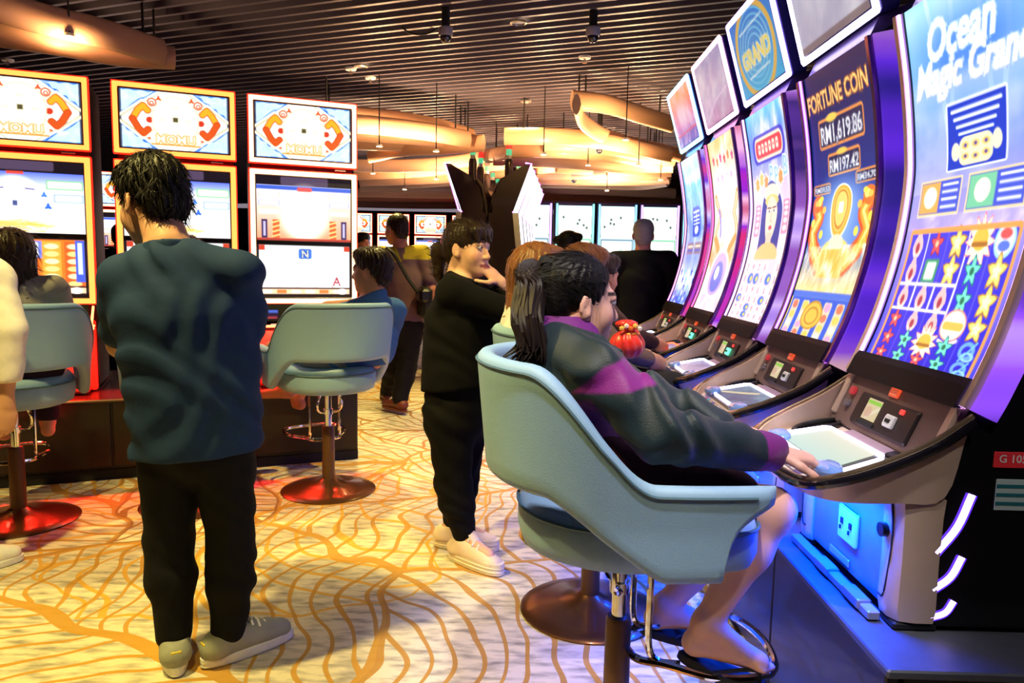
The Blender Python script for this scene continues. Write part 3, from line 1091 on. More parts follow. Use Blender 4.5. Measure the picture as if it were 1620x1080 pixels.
def art_fortune():
    A = 1.90
    c = Canvas(140, A)
    c.vgrad([(0, (18, 26, 70)), (.3, (24, 40, 120)), (.55, (40, 90, 200)), (.72, (255, 214, 120)), (1, (250, 190, 70))])
    c.text('FORTUNE COIN', .48, .15, .11, (255, 214, 130), 0, .92, (150, 70, 30))
    for (x0, y0, x1, y1, t, h) in ((.16, .27, .84, .42, 'RM1,619.86', .105), (.28, .47, .76, .60, 'RM197.42', .085), (.02, .66, .30, .75, 'RM59.53', .052), (.70, .62, .99, .72, 'RM34.70', .052)):
        c.rect(x0, y0, x1, y1, (30, 30, 70), 1, .02).frame(x0, y0, x1, y1, .016, (226, 140, 70), .02)
        c.text(t, (x0 + x1) / 2, (y0 + y1) / 2, h, (255, 255, 255), .0, (x1 - x0) * .92, (60, 60, 90))
    c.ell(.38, .27, .09, .022, (240, 190, 80)); c.ell(.5, .465, .08, .018, (240, 190, 80))
    c.ell(.5, .92, .30, .26, (160, 200, 250), .8, .16)
    c.ell(.5, .88, .165, .19, (255, 250, 235)).ell(.5, .88, .15, .175, (232, 170, 60)).ell(.5, .88, .12, .145, (250, 205, 110)).ring(.5, .88, .1, .125, .015, (200, 130, 40)).rect(.465, .85, .535, .92, (255, 255, 250))
    for sd in (-1, 1):
        pts = [(.5 + sd * .42, .86), (.5 + sd * .34, .93), (.5 + sd * .44, 1.02), (.5 + sd * .36, 1.12), (.5 + sd * .22, 1.2)]
        c.line(pts, .14, (222, 84, 36)).line(pts, .085, (255, 160, 50)).line(pts, .03, (255, 226, 130))
        c.ell(.5 + sd * .40, .83, .085, .07, (240, 110, 40)).ell(.5 + sd * .37, .82, .04, .035, (255, 220, 120))
        for k in range(9):
            a = k * .9
            c.ell(.5 + sd * (.36 + .09 * math.cos(a)), .96 + .17 * math.sin(a), .032, .025, (255, 190 + 30 * (k % 2), 80))
    c.ell(.5, 1.16, .24, .10, (255, 214, 110)).ell(.5, 1.10, .12, .06, (255, 240, 190)).rect(.30, 1.12, .70, 1.28, (244, 180, 70))
    c.clouds(5, (255, 250, 220), .9, 8, 1.10, 1.40)
    c.rect(0, 1.36, 1, 1.40, (70, 110, 210)).rect(.02, 1.40, .98, 1.74, (40, 90, 210))
    for k in range(5):
        c.rect(.05 + k * .19, 1.42, .17 + k * .19, 1.73, (250, 226, 170), .85, .02)
        for j in range(4):
            c.ell(.11 + k * .19, 1.455 + j * .08, .045, .032, ((236, 120, 90), (250, 200, 90), (255, 240, 210), (230, 160, 200))[(j + k) % 4])
    c.ell(.47, 1.53, .17, .115, (196, 140, 40)).ell(.47, 1.53, .15, .10, (236, 186, 70)).ring(.47, 1.53, .1, .065, .015, (190, 130, 40))
    c.rect(0, 1.75, 1, A, (60, 26, 16)).rect(.03, 1.765, .97, 1.84, (244, 160, 60), 1, .02)
    for k in range(4): c.rect(.06 + k * .23, 1.775, .22 + k * .23, 1.83, ((255, 236, 170), (255, 255, 235), (180, 60, 30), (255, 220, 120))[k], 1, .01)
    return c


def art_goddess():
    A = 1.90
    c = Canvas(120, A)
    c.vgrad([(0, (80, 190, 240)), (.1, (70, 120, 225)), (.3, (220, 190, 250)), (.6, (255, 214, 240)), (1, (250, 200, 235))])
    c.clouds(2, (255, 240, 255), .8, 4)
    c.rect(.1, .16, .9, .36, (60, 60, 190), 1, .08).rect(.16, .19, .84, .33, (220, 60, 70), 1, .06).frame(.16, .19, .84, .33, .02, (255, 230, 200), .06)
    for k in range(6): c.rect(.24 + .09 * k, .225, .30 + .09 * k, .295, (255, 238, 216), .9, .015).rect(.255 + .09 * k, .25, .285 + .09 * k, .262, (220, 60, 70))
    for x, y, col in ((.14, .50, (250, 170, 90)), (.26, .47, (255, 190, 110)), (.38, .50, (250, 150, 90)), (.74, .49, (250, 150, 80))):
        c.star(x, y, .075, (255, 255, 255), 6, .7).star(x, y, .062, col, 6, .7)
    for ch, x, y in (('P', .52, .45), ('P', .64, .47), ('B', .86, .42)):
        c.text(ch, x, y, .13, (110, 170, 235), 0, None, (255, 255, 255))
    c.ell(.5, .86, .27, .36, (50, 60, 150)).rect(.24, .86, .76, 1.12, (40, 50, 140))
    c.ell(.5, .60, .20, .08, (255, 235, 200)).ell(.5, .68, .17, .07, (250, 200, 120))
    c.ell(.5, .84, .145, .21, (255, 214, 190)).rect(.43, .98, .57, 1.12, (250, 196, 170))
    for sd in (-1, 1):
        c.ell(.5 + sd * .065, .80, .038, .016, (255, 255, 255)).ell(.5 + sd * .06, .80, .016, .016, (40, 30, 60)).line([(.5 + sd * .02, .765), (.5 + sd * .11, .76)], .014, (70, 40, 50))
        c.rect(.5 + sd * .36 - .07, .70, .5 + sd * .36 + .07, 1.0, (250, 120, 150), .8, .02)
        for k in range(5): c.ell(.5 + sd * .36, .74 + k * .055, .045, .02, (255, 230, 235))
    c.line([(.5, .80), (.49, .89), (.52, .90)], .012, (220, 150, 130)).ell(.5, .945, .04, .016, (220, 60, 80))
    c.ell(.5, 1.15, .3, .1, (255, 190, 120))
    r_ = random.Random(4)
    c.rect(.02, 1.17, .98, 1.80, (255, 206, 222))
    for j in range(7):
        for k in range(6):
            if r_.random() < .75:
                x, y = .10 + k * .16, 1.225 + j * .083
                c.rect(x - .065, y - .034, x + .065, y + .034, (255, 246, 250), 1, .012).text(r_.choice('2359'), x, y, .045, (200, 50, 90))
            elif r_.random() < .7:
                x, y = .10 + k * .16, 1.225 + j * .083
                c.ell(x, y, .07, .04, (70, 120, 220)).ell(x + .02, y, .03, .02, (240, 210, 90))
    c.vgrad([(0, (255, 190, 150)), (.5, (120, 190, 170)), (1, (60, 80, 160))], 1.80, A)
    return c


def art_dragon():
    A = 1.90
    c = Canvas(90, A)
    c.vgrad([(0, (230, 180, 90)), (.15, (255, 220, 200)), (.5, (255, 244, 232)), (.62, (240, 150, 80)), (.75, (230, 200, 240)), (1, (255, 230, 240))])
    c.clouds(2.4, (255, 255, 250), .9, 12)
    for k in range(6): c.star(.15 + .14 * k, .17 + .02 * (k % 2), .07, (255, 240, 200), 5, .6).star(.15 + .14 * k, .17 + .02 * (k % 2), .05, ((220, 60, 70), (240, 120, 60), (200, 60, 120))[k % 3], 5, .6)
    for k in range(4): c.rect(.18 + .17 * k, .29, .30 + .17 * k, .38, (255, 255, 255), .9, .03).rect(.20 + .17 * k, .305, .28 + .17 * k, .365, (240, 170, 220), 1, .02)
    for sd in (-1, 1):
        c.line([(.5 + sd * .4, .5), (.5 + sd * .25, .7), (.5 + sd * .42, .95), (.5 + sd * .2, 1.08)], .09, (240, 150, 60)).line([(.5 + sd * .4, .5), (.5 + sd * .25, .7), (.5 + sd * .42, .95)], .03, (255, 240, 200))
    c.line([(.55, .4), (.45, .7), (.6, 1.0)], .16, (255, 250, 245)).line([(.2, .62), (.3, .95)], .05, (130, 120, 220))
    c.ell(.5, 1.30, .30, .20, (200, 170, 235)).ell(.5, 1.32, .2, .14, (120, 120, 210)).ell(.46, 1.28, .08, .06, (255, 240, 255)).ring(.5, 1.3, .32, .22, .03, (255, 255, 255))
    c.clouds(4, (250, 190, 200), .7, 3, 1.5, 1.8)
    c.vgrad([(0, (190, 210, 120)), (1, (250, 190, 150))], 1.78, A)
    return c


def art_pearl():
    A = 1.90
    c = Canvas(80, A)
    c.vgrad([(0, (200, 214, 240)), (.14, (70, 180, 240)), (.35, (90, 140, 245)), (.6, (130, 150, 250)), (.72, (230, 235, 255)), (.85, (90, 110, 235)), (1, (40, 70, 200))])
    c.clouds(2, (240, 245, 255), .6, 9)
    for k in range(5): c.ell(.18 + .16 * k, .2 + .02 * (k % 2), .07, .05, (255, 255, 255), .9, .02)
    c.rect(.32, .5, .74, .92, (34, 70, 200), 1, .08)
    for k in range(4): c.line([(.38, .56 + k * .06), (.68, .55 + k * .06)], .022, (245, 250, 255))
    c.line([(.53, .55), (.53, .74)], .022, (245, 250, 255)).ell(.53, .83, .1, .06, (220, 230, 255))
    for k in range(2): c.rect(.14 + k * .4, .98, .48 + k * .4, 1.10, (150, 110, 120), .9).line([(.18 + k * .4, 1.02), (.44 + k * .4, 1.02)], .02, (250, 230, 200)).line([(.18 + k * .4, 1.06), (.44 + k * .4, 1.06)], .02, (80, 90, 200))
    for k in range(5):
        for j in range(6):
            c.star(.12 + k * .19, 1.28 + j * .085, .05, ((70, 90, 240), (230, 240, 255), (130, 200, 250))[(k * 2 + j) % 3])
    c.rect(0, 1.79, 1, A, (60, 150, 235)).rect(.12, 1.82, .45, 1.87, (225, 245, 255), .8, .01)
    return c


def art_topper(i):
    A = .66
    c = Canvas(90, A)
    if i in (0, 1):
        c.vgrad([(0, (214, 218, 238)), (1, (190, 186, 214))]).clouds(1.5, (250, 248, 255), .8, 3 + i).rect(0, .60, 1, A, (120, 96, 96), .7)
    elif i == 2:
        c.vgrad([(0, (40, 130, 230)), (1, (60, 190, 240))])
        for k in range(5): c.ring(.5, .33, .16 + .06 * k, .12 + .05 * k, .014, (120, 215, 250))
        c.ring(.5, .33, .43, .36, .05, (240, 190, 90)).text('GRAND', .5, .33, .2, (255, 226, 80), 0, .66, (250, 250, 230))
        c.line([(.22, .14), (.78, .12)], .015, (230, 250, 255)).line([(.25, .52), (.75, .50)], .015, (230, 250, 255))
    elif i == 3:
        c.vgrad([(0, (180, 170, 214)), (.6, (196, 176, 220)), (1, (214, 150, 190))]).clouds(1.8, (236, 232, 246), .9, 21).clouds(4, (250, 214, 250), .6, 5, .38, .62, 0, .5).line([(.1, .6), (.5, .45), (.95, .4)], .015, (250, 225, 250))
    else:
        c.vgrad([(0, (255, 170, 90)), (.3, (255, 150, 140)), (.6, (240, 130, 200)), (1, (90, 80, 200))]).clouds(2.5, (255, 230, 255), .9, 17).ell(.5, .3, .2, .16, (255, 240, 255), .8, .1).rect(0, .5, 1, .52, (240, 80, 120)).clouds(5, (60, 60, 200), .8, 2, .52, A)
    return c


def art_coin(seed=0, partial=False):
    A = .58
    c = Canvas(150, A, (255, 253, 240))
    for sx in (0, 1):
        for sy in (0, 1):
            X = np.abs(c.X - sx); Y = np.abs(c.Y - sy * A)
            c.blend(c.soft(X * .9 + Y * 1.25 - .36), (180, 190, 150)).blend(c.soft(X * .9 + Y * 1.25 - .345), (255, 252, 240)).blend(c.soft(X * .9 + Y * 1.25 - .31), (40, 110, 225)).blend(c.soft(X * .9 + Y * 1.25 - .285 + .012 * np.sin(c.X * 60 + c.Y * 40)), (190, 222, 255))
            c.blend(c.soft(np.minimum(X * 1.0, Y * 1.0) - .012 - .008 * np.sin(c.X * 55) * np.sin(c.Y * 50)) * c.soft(X * .9 + Y * 1.25 - .31), (40, 110, 225))
    c.clouds(6, (255, 255, 255), .45, 4 + seed)
    for sx in (0, 1):
        c.blend(c.soft(np.abs(c.X - sx) - .018), (60, 70, 90))
    for sd in (-1, 1):
        d = np.abs(c.X - (.5 + sd * .30)) * 1.15 + np.abs(c.Y - .29) * 1.45
        c.blend(c.soft(np.abs(d - .27) - .022, .01), (255, 250, 215))
        c.blend(c.soft(np.abs(d - .245) - .004, .004), (200, 170, 110))
        up = [(.5 + sd * .25, .20), (.5 + sd * .29, .155), (.5 + sd * .335, .20), (.5 + sd * .385, .29)]
        dn = [(.5 + sd * .385, .29), (.5 + sd * .335, .38), (.5 + sd * .29, .425), (.5 + sd * .25, .385)]
        for pts, col in ((up, (236, 170, 40)), (dn, (214, 84, 30))):
            c.line(pts, .066, (196, 60, 24)).line(pts, .052, col)
        c.ell(.5 + sd * .235, .29, .03, .03, (206, 58, 36))
        c.ring(.5 + sd * .21, .115, .036, .036, .012, (206, 84, 40)).ring(.5 + sd * .212, .122, .016, .016, .01, (206, 84, 40))
        c.star(.5 + sd * .15, .075, .03, (214, 90, 44), 3, .4)
        c.star(.5 + sd * .22, .47, .04, (214, 90, 44), 4, .4)
    c.ell(.5, .28, .215, .235, (235, 205, 150)).ell(.5, .28, .208, .228, (255, 254, 244))
    for a in range(4):
        x, y = .5 + .12 * math.cos(a * PI / 2), .28 + .12 * math.sin(a * PI / 2)
        c.ring(x, y, .022, .018, .008, (250, 240, 190)).line([(x - .02, y), (x + .02, y)], .006, (244, 232, 170))
    c.rect(.472, .245, .528, .300, (240, 228, 180)).rect(.478, .25, .522, .294, (84, 78, 50))
    c.rect(.27, .42, .73, .535, (255, 250, 225))
    c.text('MOMU', .5, .468, .085, (255, 255, 240), 0, .42, (216, 140, 40))
    c.line([(.28, .525), (.72, .525)], .014, (226, 150, 60))
    return c


def art_main(k):
    """two stacked displays of the left machines"""
    A = 1.19
    c = Canvas(150, A, (22, 16, 24))
    c.rect(.25, .0, .75, .085, (74, 60, 84), 1, .02)
    if k == 2:
        c.vgrad([(0, (250, 235, 235)), (1, (240, 150, 110))], .09, .62)
        c.ell(.5, .36, .25, .25, (255, 246, 220), 1, .06).ell(.5, .38, .2, .2, (255, 255, 250), 1, .05)
        c.rect(.0, .09, 1, .13, (60, 90, 190))
        for sd in (-1, 1):
            for j in range(3): c.rect(.5 + sd * .37 - .11, .15 + j * .085, .5 + sd * .37 + .11, .20 + j * .085, ((250, 170, 150), (120, 150, 220), (160, 220, 180))[j], .8, .01).rect(.5 + sd * .37 - .10, .155 + j * .085, .5 + sd * .37 + .10, .195 + j * .085, (255, 252, 250), .9, .01)
            c.rect(.5 + sd * .30 - .035, .42, .5 + sd * .30 + .035, .60, (206, 90, 50))
            for j in range(4): c.line([(.5 + sd * .30 - .035, .45 + j * .045), (.5 + sd * .30 + .035, .43 + j * .045)], .014, (250, 210, 130))
            c.rect(.5 + sd * .42 - .03, .42, .5 + sd * .42 + .03, .60, (50, 40, 80)).rect(.5 + sd * .42 - .012, .44, .5 + sd * .42 + .012, .58, (190, 180, 220))
        c.rect(0, .60, 1, .625, (170, 60, 50)).rect(.42, .10, .58, .14, (214, 80, 80), 1, .02)
    else:
        c.vgrad([(0, (90, 110, 235)), (.25, (230, 238, 255)), (1, (255, 250, 240))], .10, .62)
        c.ell(.42, .38, .24, .24, (255, 255, 255), 1, .03)
        c.rect(.40, .345, .44, .39, (70, 80, 130))
        for sd in (-1, 1):
            c.star(.42 + sd * .24, .29, .03, (70, 120, 215), 3).star(.42 + sd * .27, .39, .034, (50, 100, 210), 3).line([(.42 + sd * .09, .24), (.42 + sd * .16, .245)], .012, (90, 80, 140))
        c.rect(.68, .16, .99, .24, (110, 190, 110), 1, .01).rect(.69, .17, .98, .23, (250, 255, 244), 1, .01).rect(.74, .28, .99, .35, (120, 160, 230), 1, .01).rect(.75, .288, .98, .342, (252, 253, 255), 1, .01)
        r_ = random.Random(3)
        for j in range(40):
            c.line([(r_.uniform(.03, .75), r_.uniform(.53, .61)), (r_.uniform(.03, .75), r_.uniform(.5, .61))], .01, (250, 190, 90), .5)
        c.rect(.36, .095, .50, .12, (214, 70, 60))
    c.rect(0, .625, 1, .665, (18, 12, 16))
    if k == 0:
        c.rect(.02, .675, .98, 1.13, (240, 120, 40))
        for j in range(5):
            c.rect(.05 + j * .19, .69, .21 + j * .19, 1.11, ((250, 150, 50), (255, 190, 80), (236, 96, 40), (252, 160, 60), (226, 90, 40))[j], 1, .01)
            for i in range(6):
                c.ell(.13 + j * .19, .735 + i * .066, .06, .024, ((255, 240, 190), (255, 226, 140))[i % 2], .9)
        c.rect(.44, .69, .62, .84, (120, 130, 250)).rect(.47, .70, .59, .83, (255, 255, 255), 1, .02)
        c.rect(.90, .68, .98, 1.05, (70, 90, 210)).rect(.92, .70, .96, .98, (200, 215, 255))
    else:
        c.rect(.02, .67, .98, 1.10, (255, 254, 252))
        for sx in (.05, .95):
            c.rect(sx - .03, .67, sx + .03, .72, (190, 60, 40))
        for j in range(1, 5):
            c.line([(.02 + .96 * j / 5, .86), (.02 + .96 * j / 5, 1.08)], .012, (230, 200, 190)).line([(.04 + .96 * j / 5, .92), (.04 + .96 * j / 5, 1.08)], .006, (190, 160, 150))
        if k == 2:
            c.rect(.43, .70, .57, .80, (60, 110, 210), 1, .02).text('N', .5, .75, .075, (245, 235, 200), 0, None, (30, 60, 140))
        c.text('A', .84, 1.02, .09, (150, 20, 40))
    c.rect(.02, 1.085, .98, 1.10, (60, 30, 30)).rect(.02, 1.10, .98, 1.15, (240, 200, 160))
    for j in range(6): c.rect(.05 + j * .15, 1.108, .15 + j * .15, 1.142, ((255, 250, 235), (220, 120, 60), (255, 240, 210))[j % 3], 1, .01)
    c.ell(.90, 1.125, .05, .03, (255, 252, 240)).rect(0, 1.155, 1, A, (30, 18, 20))
    return c


def art_far(i):
    """white far displays with dark dots"""
    A = 1.9
    c = Canvas(46, A, (246, 255, 250))
    c.vgrad([(0, (180, 245, 250)), (.1, (250, 255, 255)), (1, (244, 255, 236))], 0, .62)
    r_ = random.Random(i)
    for _ in range(5): c.ell(r_.uniform(.12, .88), r_.uniform(.24, .50), .032, .03, (40, 60, 60))
    c.rect(0, .62, 1, .70, (150, 190, 170)).rect(.04, .635, .96, .685, (250, 255, 250))
    c.vgrad([(0, (236, 255, 240)), (1, (255, 255, 214))], .70, A)
    c.frame(.04, .74, .96, 1.86, .03, ((70, 150, 110), (40, 80, 120))[i % 2])
    for _ in range(6): c.ell(r_.uniform(.15, .85), r_.uniform(.9, 1.7), .05, .05, ((220, 230, 160), (160, 210, 190))[i % 2], .7)
    return c


# ================================================================== RIGHT ROW: five machines with tall curved displays
CURVE = smooth_path([(.985, 1.0), (1.012, 1.06), (1.055, 1.18), (1.098, 1.36), (1.117, 1.54), (1.112, 1.66), (1.088, 1.84), (1.050, 2.03)], 42)
dC = np.gradient(CURVE, axis=0)
dC /= np.linalg.norm(dC, axis=1)[:, None]
NC = np.stack([-dC[:, 1], dC[:, 0]], 1)          # towards the player
ORG = (1.05, 0, PLH)
SCR4 = screen_mat('curved_display', 1.05)
SCRT = screen_mat('top_display', .55)
SCRS = screen_mat('small_display', .65)
BLUEL = glow('blue_led', (20, 70, 255), 20)


def rail(y0, y1, d0, d1, i0=0, i1=None):
    mb = MB(ORG)
    rows = []
    for c_, n_ in list(zip(CURVE, NC))[i0:i1]:
        p = lambda d, y: (c_[0] + n_[0] * d, y, c_[1] + n_[1] * d)
        rows.append([p(d0, y0), p(d1, y0), p(d1, y1), p(d0, y1)])
    mb.loft(rows, closed_u=True)
    mb.fan(rows[0]); mb.fan(rows[-1], True)
    return mb


RIMP = [(.99, .31, .985), (.905, .312, .925), (.80, .305, .872), (.72, .28, .835), (.672, .22, .808), (.655, .12, .797), (.652, 0, .795)]
LOWP = [(.985, .300, .955), (.945, .302, .80), (.85, .296, .782), (.74, .270, .772), (.685, .212, .768), (.668, .115, .766), (.665, 0, .766)]


def both(h):
    return [(a, -y, z) for a, y, z in h] + [(a, y, z) for a, y, z in h[::-1][1:]]


RIM = smooth_path(both(RIMP), 48)
LOW = smooth_path(both(LOWP), 48)
deck_z = lambda a: .785 + (a - .66) * .24


def inset(path, d):
    t = np.gradient(path[:, :2], axis=0)
    t /= np.linalg.norm(t, axis=1)[:, None]
    n_ = np.stack([-t[:, 1], t[:, 0]], 1)
    q = path.copy()
    ctr = np.array([.85, 0])
    sg = np.sign(((ctr - path[:, :2]) * n_).sum(1))[:, None]
    q[:, :2] += n_ * sg * d
    return q


def panel_frame():
    a0, a1 = V(.925, 0, .86), V(.985, 0, 1.0)
    up = unit(a1 - a0); r_ = V(0, -1, 0)
    return a0, up, r_, np.cross(r_, up)


def slot_machine(i, bc):
    lbs = ['near curved machine showing blue reels of stars, a hand on its buttons', 'curved machine second from the front with jackpot amounts and dragons',
           'curved machine in mid row showing a crowned lady above number tiles', 'curved machine fourth along with pale dragon picture and red rails', 'farthest curved machine of the row with white sign on blue']
    c = LR * 1.05 + DR * bc
    root = empty('curved_slot_machine', (c[0], c[1], PLH), HR, lbs[i], 'slot machine', 'curved machines in the right row')
    led = (((205, 150, 255), 5.0), ((190, 110, 255), 4.0), ((214, 150, 255), 5.0), ((255, 70, 130), 4.0), ((255, 120, 190), 4.0))[i]
    led2 = (((150, 90, 255), 1.1), ((70, 40, 190), .5), ((96, 50, 190), .45), ((170, 30, 150), .5), ((90, 70, 220), .5))[i]
    LED = glow('edge_led_%d' % i, *led)
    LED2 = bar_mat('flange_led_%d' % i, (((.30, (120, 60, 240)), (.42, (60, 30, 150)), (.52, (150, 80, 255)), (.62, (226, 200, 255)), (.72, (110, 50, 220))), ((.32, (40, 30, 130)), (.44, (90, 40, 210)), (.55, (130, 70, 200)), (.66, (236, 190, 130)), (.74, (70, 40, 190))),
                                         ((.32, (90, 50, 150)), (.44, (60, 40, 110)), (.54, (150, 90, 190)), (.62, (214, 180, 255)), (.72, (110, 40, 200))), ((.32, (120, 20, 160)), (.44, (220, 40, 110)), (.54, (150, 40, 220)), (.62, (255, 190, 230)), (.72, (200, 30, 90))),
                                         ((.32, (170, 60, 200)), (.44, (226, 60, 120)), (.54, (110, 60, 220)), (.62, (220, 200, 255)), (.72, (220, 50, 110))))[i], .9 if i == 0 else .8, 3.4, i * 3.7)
    first = i == 0
    # lower cabinet
    MB(ORG).box((1.14, 0, .645), (.50, .57, .31)).build('base_cabinet', BLACK, root)
    dp = MB(ORG).box((.878, 0, .64), (.02, .43, .27), ch=.004).build('door_panel', mat('door_paint', (128, 134, 150), .32, .2), root)
    MB(ORG).box((.866, .02, .53), (.006, .12, .022), ch=.002).build('nameplate', mat('plate_silver', (196, 198, 206), .3, .6), dp)
    so = MB(ORG).box((.862, -.03, .632), (.012, .105, .092), ch=.004).build('power_socket', WHITEP, dp)
    for y in (-.055, -.005):
        MB(ORG).box((.8545, y, .638), (.004, .012, .016)).box((.8545, y + .008, .618), (.004, .006, .010)).build('socket_hole', BLACKM, so)
    for sd in (-1, 1):
        col = MB(ORG)
        rows = []
        for z, k in ((.50, .9), (.53, 1.0), (.64, .96), (.75, 1.0), (.792, 1.08)):
            ring = [(.862, .205), (.852, .225), (.852, .262), (.868, .288), (.905, .296), (.95, .296), (.95, .205)]
            rows.append([(.905 + (a - .905) * k, sd * y, z) for a, y in ring])
        col.loft(rows, closed_u=True, flip=sd < 0)
        col.fan(rows[0], sd > 0); col.fan(rows[-1], sd < 0)
        co = col.build('corner_column', BRONZE, root, True, 40)
        MB(ORG).tube(smooth_path([(.849, sd * .262, .79), (.856, sd * .265, .70), (.854, sd * .258, .60), (.852, sd * .248, .545), (.851, sd * .225, .54)], 12), .003, 5).build('seam', BLACKM, co)
        if sd < 0 or first:
            lk = MB(ORG); ctr = V(.845, sd * .238, .70)
            lk.tube([ctr + V(.012, 0, 0), ctr - V(.006, 0, 0)], .017, 14)
            lk.build('lock', BLACK, co, True)
        MB(ORG).box((.91, sd * .255, .488), (.10, .07, .018), ch=.004).build('foot', BLACKM, root)
    MB(ORG).box((.835, 0, .492), (.03, .50, .022), ch=.003).box((.832, -.16, .498), (.034, .09, .026), ch=.003).box((.832, .02, .498), (.034, .09, .026), ch=.003).build('cable_tray', mat('tray_grey', (150, 154, 164), .4, .3), root)
    # side walls and back
    prof = [(CURVE[k][0] - NC[k][0] * .02, CURVE[k][1] - NC[k][1] * .02) for k in range(0, len(CURVE), 3)]
    prof = prof + [(1.12, 2.07), (1.36, 2.02), (1.42, 1.5), (1.42, .50), (.93, .50), (.955, .80)]
    MB(ORG).prism(prof, -.272, .272).build('cabinet_body', BLACK, root)
    for sd in (-1, 1):
        sw = MB(ORG).prism(prof, sd * .272 if sd > 0 else -.292, .292 if sd > 0 else -.272).build('side_wall', BLACK, root)
        if sd < 0:
            for p0, p1, w_ in (((1.010, .806), (.940, .668), .017), ((1.000, .660), (.940, .580), .016), ((.990, .555), (.940, .514), .014)):
                m_ = V(p0[0], 0, p0[1]) * .5 + V(p1[0], 0, p1[1]) * .5
                pth = smooth_path([(p0[0], -.2935, p0[1]), (m_[0] + .008, -.2935, m_[2] - .008), (p1[0], -.2935, p1[1])], 10)
                sl_ = MB(ORG).tube(pth, w_ * .52, 8, sy=.35, up=(0, 1, 0)).build('light_slash', glow('slash_led', (214, 180, 255), 3), sw, True)
                MB(ORG).tube([p_ + V(0, .0015, 0) for p_ in pth], w_ * .82, 8, sy=.12, up=(0, 1, 0)).build('slash_halo', glow('slash_halo_violet', (90, 40, 255), 1.1), sl_, True)  # wider violet strip added to imitate the halo around the slash
            if first:
                lb = MB(ORG).box((1.115, -.294, .888), (.130, .004, .036), ch=.001).build('number_plate', mat('plate_red', (240, 50, 62), .5), sw)
                add_text('number', 'G 1056', .018, V(1.098, -.2965, .8825) - V(*ORG), V(1, 0, 0), V(0, 0, 1), WHITEP, lb)
                st = MB(ORG).box((1.115, -.294, .808), (.110, .003, .072), ch=.001).build('sticker', mat('sticker_white', (180, 200, 200), .3), sw)
                for k in range(3):
                    MB(ORG).box((1.115, -.2958, .788 + k * .02), (.108, .001, .008)).build('stripe', mat('stripe_teal', (40, 110, 120), .3), st)
    # display, rails
    W = .262

    def P(us, vs):
        t = np.linspace(0, 1, len(CURVE))
        s0 = .055
        tt = 1 - vs * (1 - s0)
        a = np.interp(tt, t, CURVE[:, 0]); z = np.interp(tt, t, CURVE[:, 1])
        out = np.zeros((len(vs), len(us), 3))
        out[..., 0] = a[:, None] - ORG[0]; out[..., 1] = (W - 2 * W * us)[None, :]; out[..., 2] = z[:, None] - ORG[2]
        return out
    picture('curved_display', (art_ocean, art_fortune, art_goddess, art_dragon, art_pearl)[i](), P, SCR4, root)
    MB(ORG).prism([(.962, 1.0), (1.0, 1.0), (1.02, 1.058), (.998, 1.066), (.985, 1.05)], -.275, .275).build('lower_bezel', mat('bezel_black', (10, 9, 11), .55, spec=.2), root)
    for sd in (-1, 1):
        o_ = lambda a, b: (a, b) if sd > 0 else (-b, -a)
        rail(*o_(.262, .272), -.012, .006).build('screen_edge', BLACK, root)
        rail(*o_(.272, .279), -.004, .012).build('edge_light', LED, root)
        rail(*o_(.279, .298), -.022, .016).build('side_rail', BRONZE if first else mat('violet_rail', (120, 84, 140), .2, .85, .1, 10), root)
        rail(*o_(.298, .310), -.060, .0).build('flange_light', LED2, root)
    # console
    con = empty('console', (0, 0, 0), parent=root)
    ri, ro = inset(RIM, .018), RIM.copy()
    ib = inset(RIM, .026); ib[:, 2] = np.minimum(deck_z(ib[:, 0]), ri[:, 2] - .006)
    sh = MB(ORG)
    sh.loft([list(LOW), list(ro), list(ri), list(ib)])
    m_ = len(LOW)
    sh.loft([[LOW[k], LOW[m_ - 1 - k]] for k in range(m_ // 2 + 1)])
    sh.build('tray', BRONZE, root, True, 40)
    MB(ORG).loft([[ib[k], ib[m_ - 1 - k]] for k in range(m_ // 2 + 1)], flip=True).build('deck', mat('deck_bronze', (232, 208, 200), .35, .1), root)
    tr = RIM.copy(); tr[:, 2] -= .012
    to = inset(tr, -.004)
    MB(ORG).tube(to, .0105, 8).build('black_trim', mat('trim_black', (18, 16, 24), .18, 0, coat=.6), root, True)
    rr = inset(RIM, .006)
    rr[:, 2] += .002
    MB(ORG).tube(rr, .0065, 8).build('gold_rim', GOLD, root, True)
    bpy.data.objects.remove(con)
    # rear panel with bill slot, card reader, buttons
    a0, up, rg, nr = panel_frame()
    rot = np.stack([rg, up, nr], 1)
    pt = lambda u, v, d=.0: a0 + rg * u + up * v + nr * d
    rp = MB(ORG).box(pt(0, .075, -.008), (.55, .158, .02), rot, .004).build('rear_panel', BRONZED, root)
    for sd in (-1, 1):
        MB(ORG).box(pt(sd * .262, .085, .004), (.03, .135, .012), rot, .004).build('panel_cheek', BRONZE, rp)
    bx = MB(ORG).box(pt(.0, .062, .004), (.30, .092, .012), rot, .004).build('bill_module', mat('module_dark', (40, 32, 32), .4), rp)
    cvs = Canvas(24, .8, (236, 216, 170)).rect(.05, .08, .95, .2, (150, 220, 70)).line([(.3, .7), (.9, .3)], .12, (250, 236, 210)).ell(.3, .5, .25, .2, (226, 170, 150), .6)
    ctr = pt(-.055, .068, .0112)

    def Pq(ctr, w_, h_, r_=rg, u_=up):
        def f(us, vs):
            o_ = np.array(ORG)
            return (ctr - o_)[None, None] + ((us - .5) * w_)[None, :, None] * r_ + ((.5 - vs) * h_)[:, None, None] * u_
        return f
    picture('bill_display', cvs, Pq(ctr, .075, .060), SCRS, bx)
    MB(ORG).box(pt(-.055, .028, .012), (.085, .012, .008), rot, .002).build('bill_slot', BLACKM, bx)
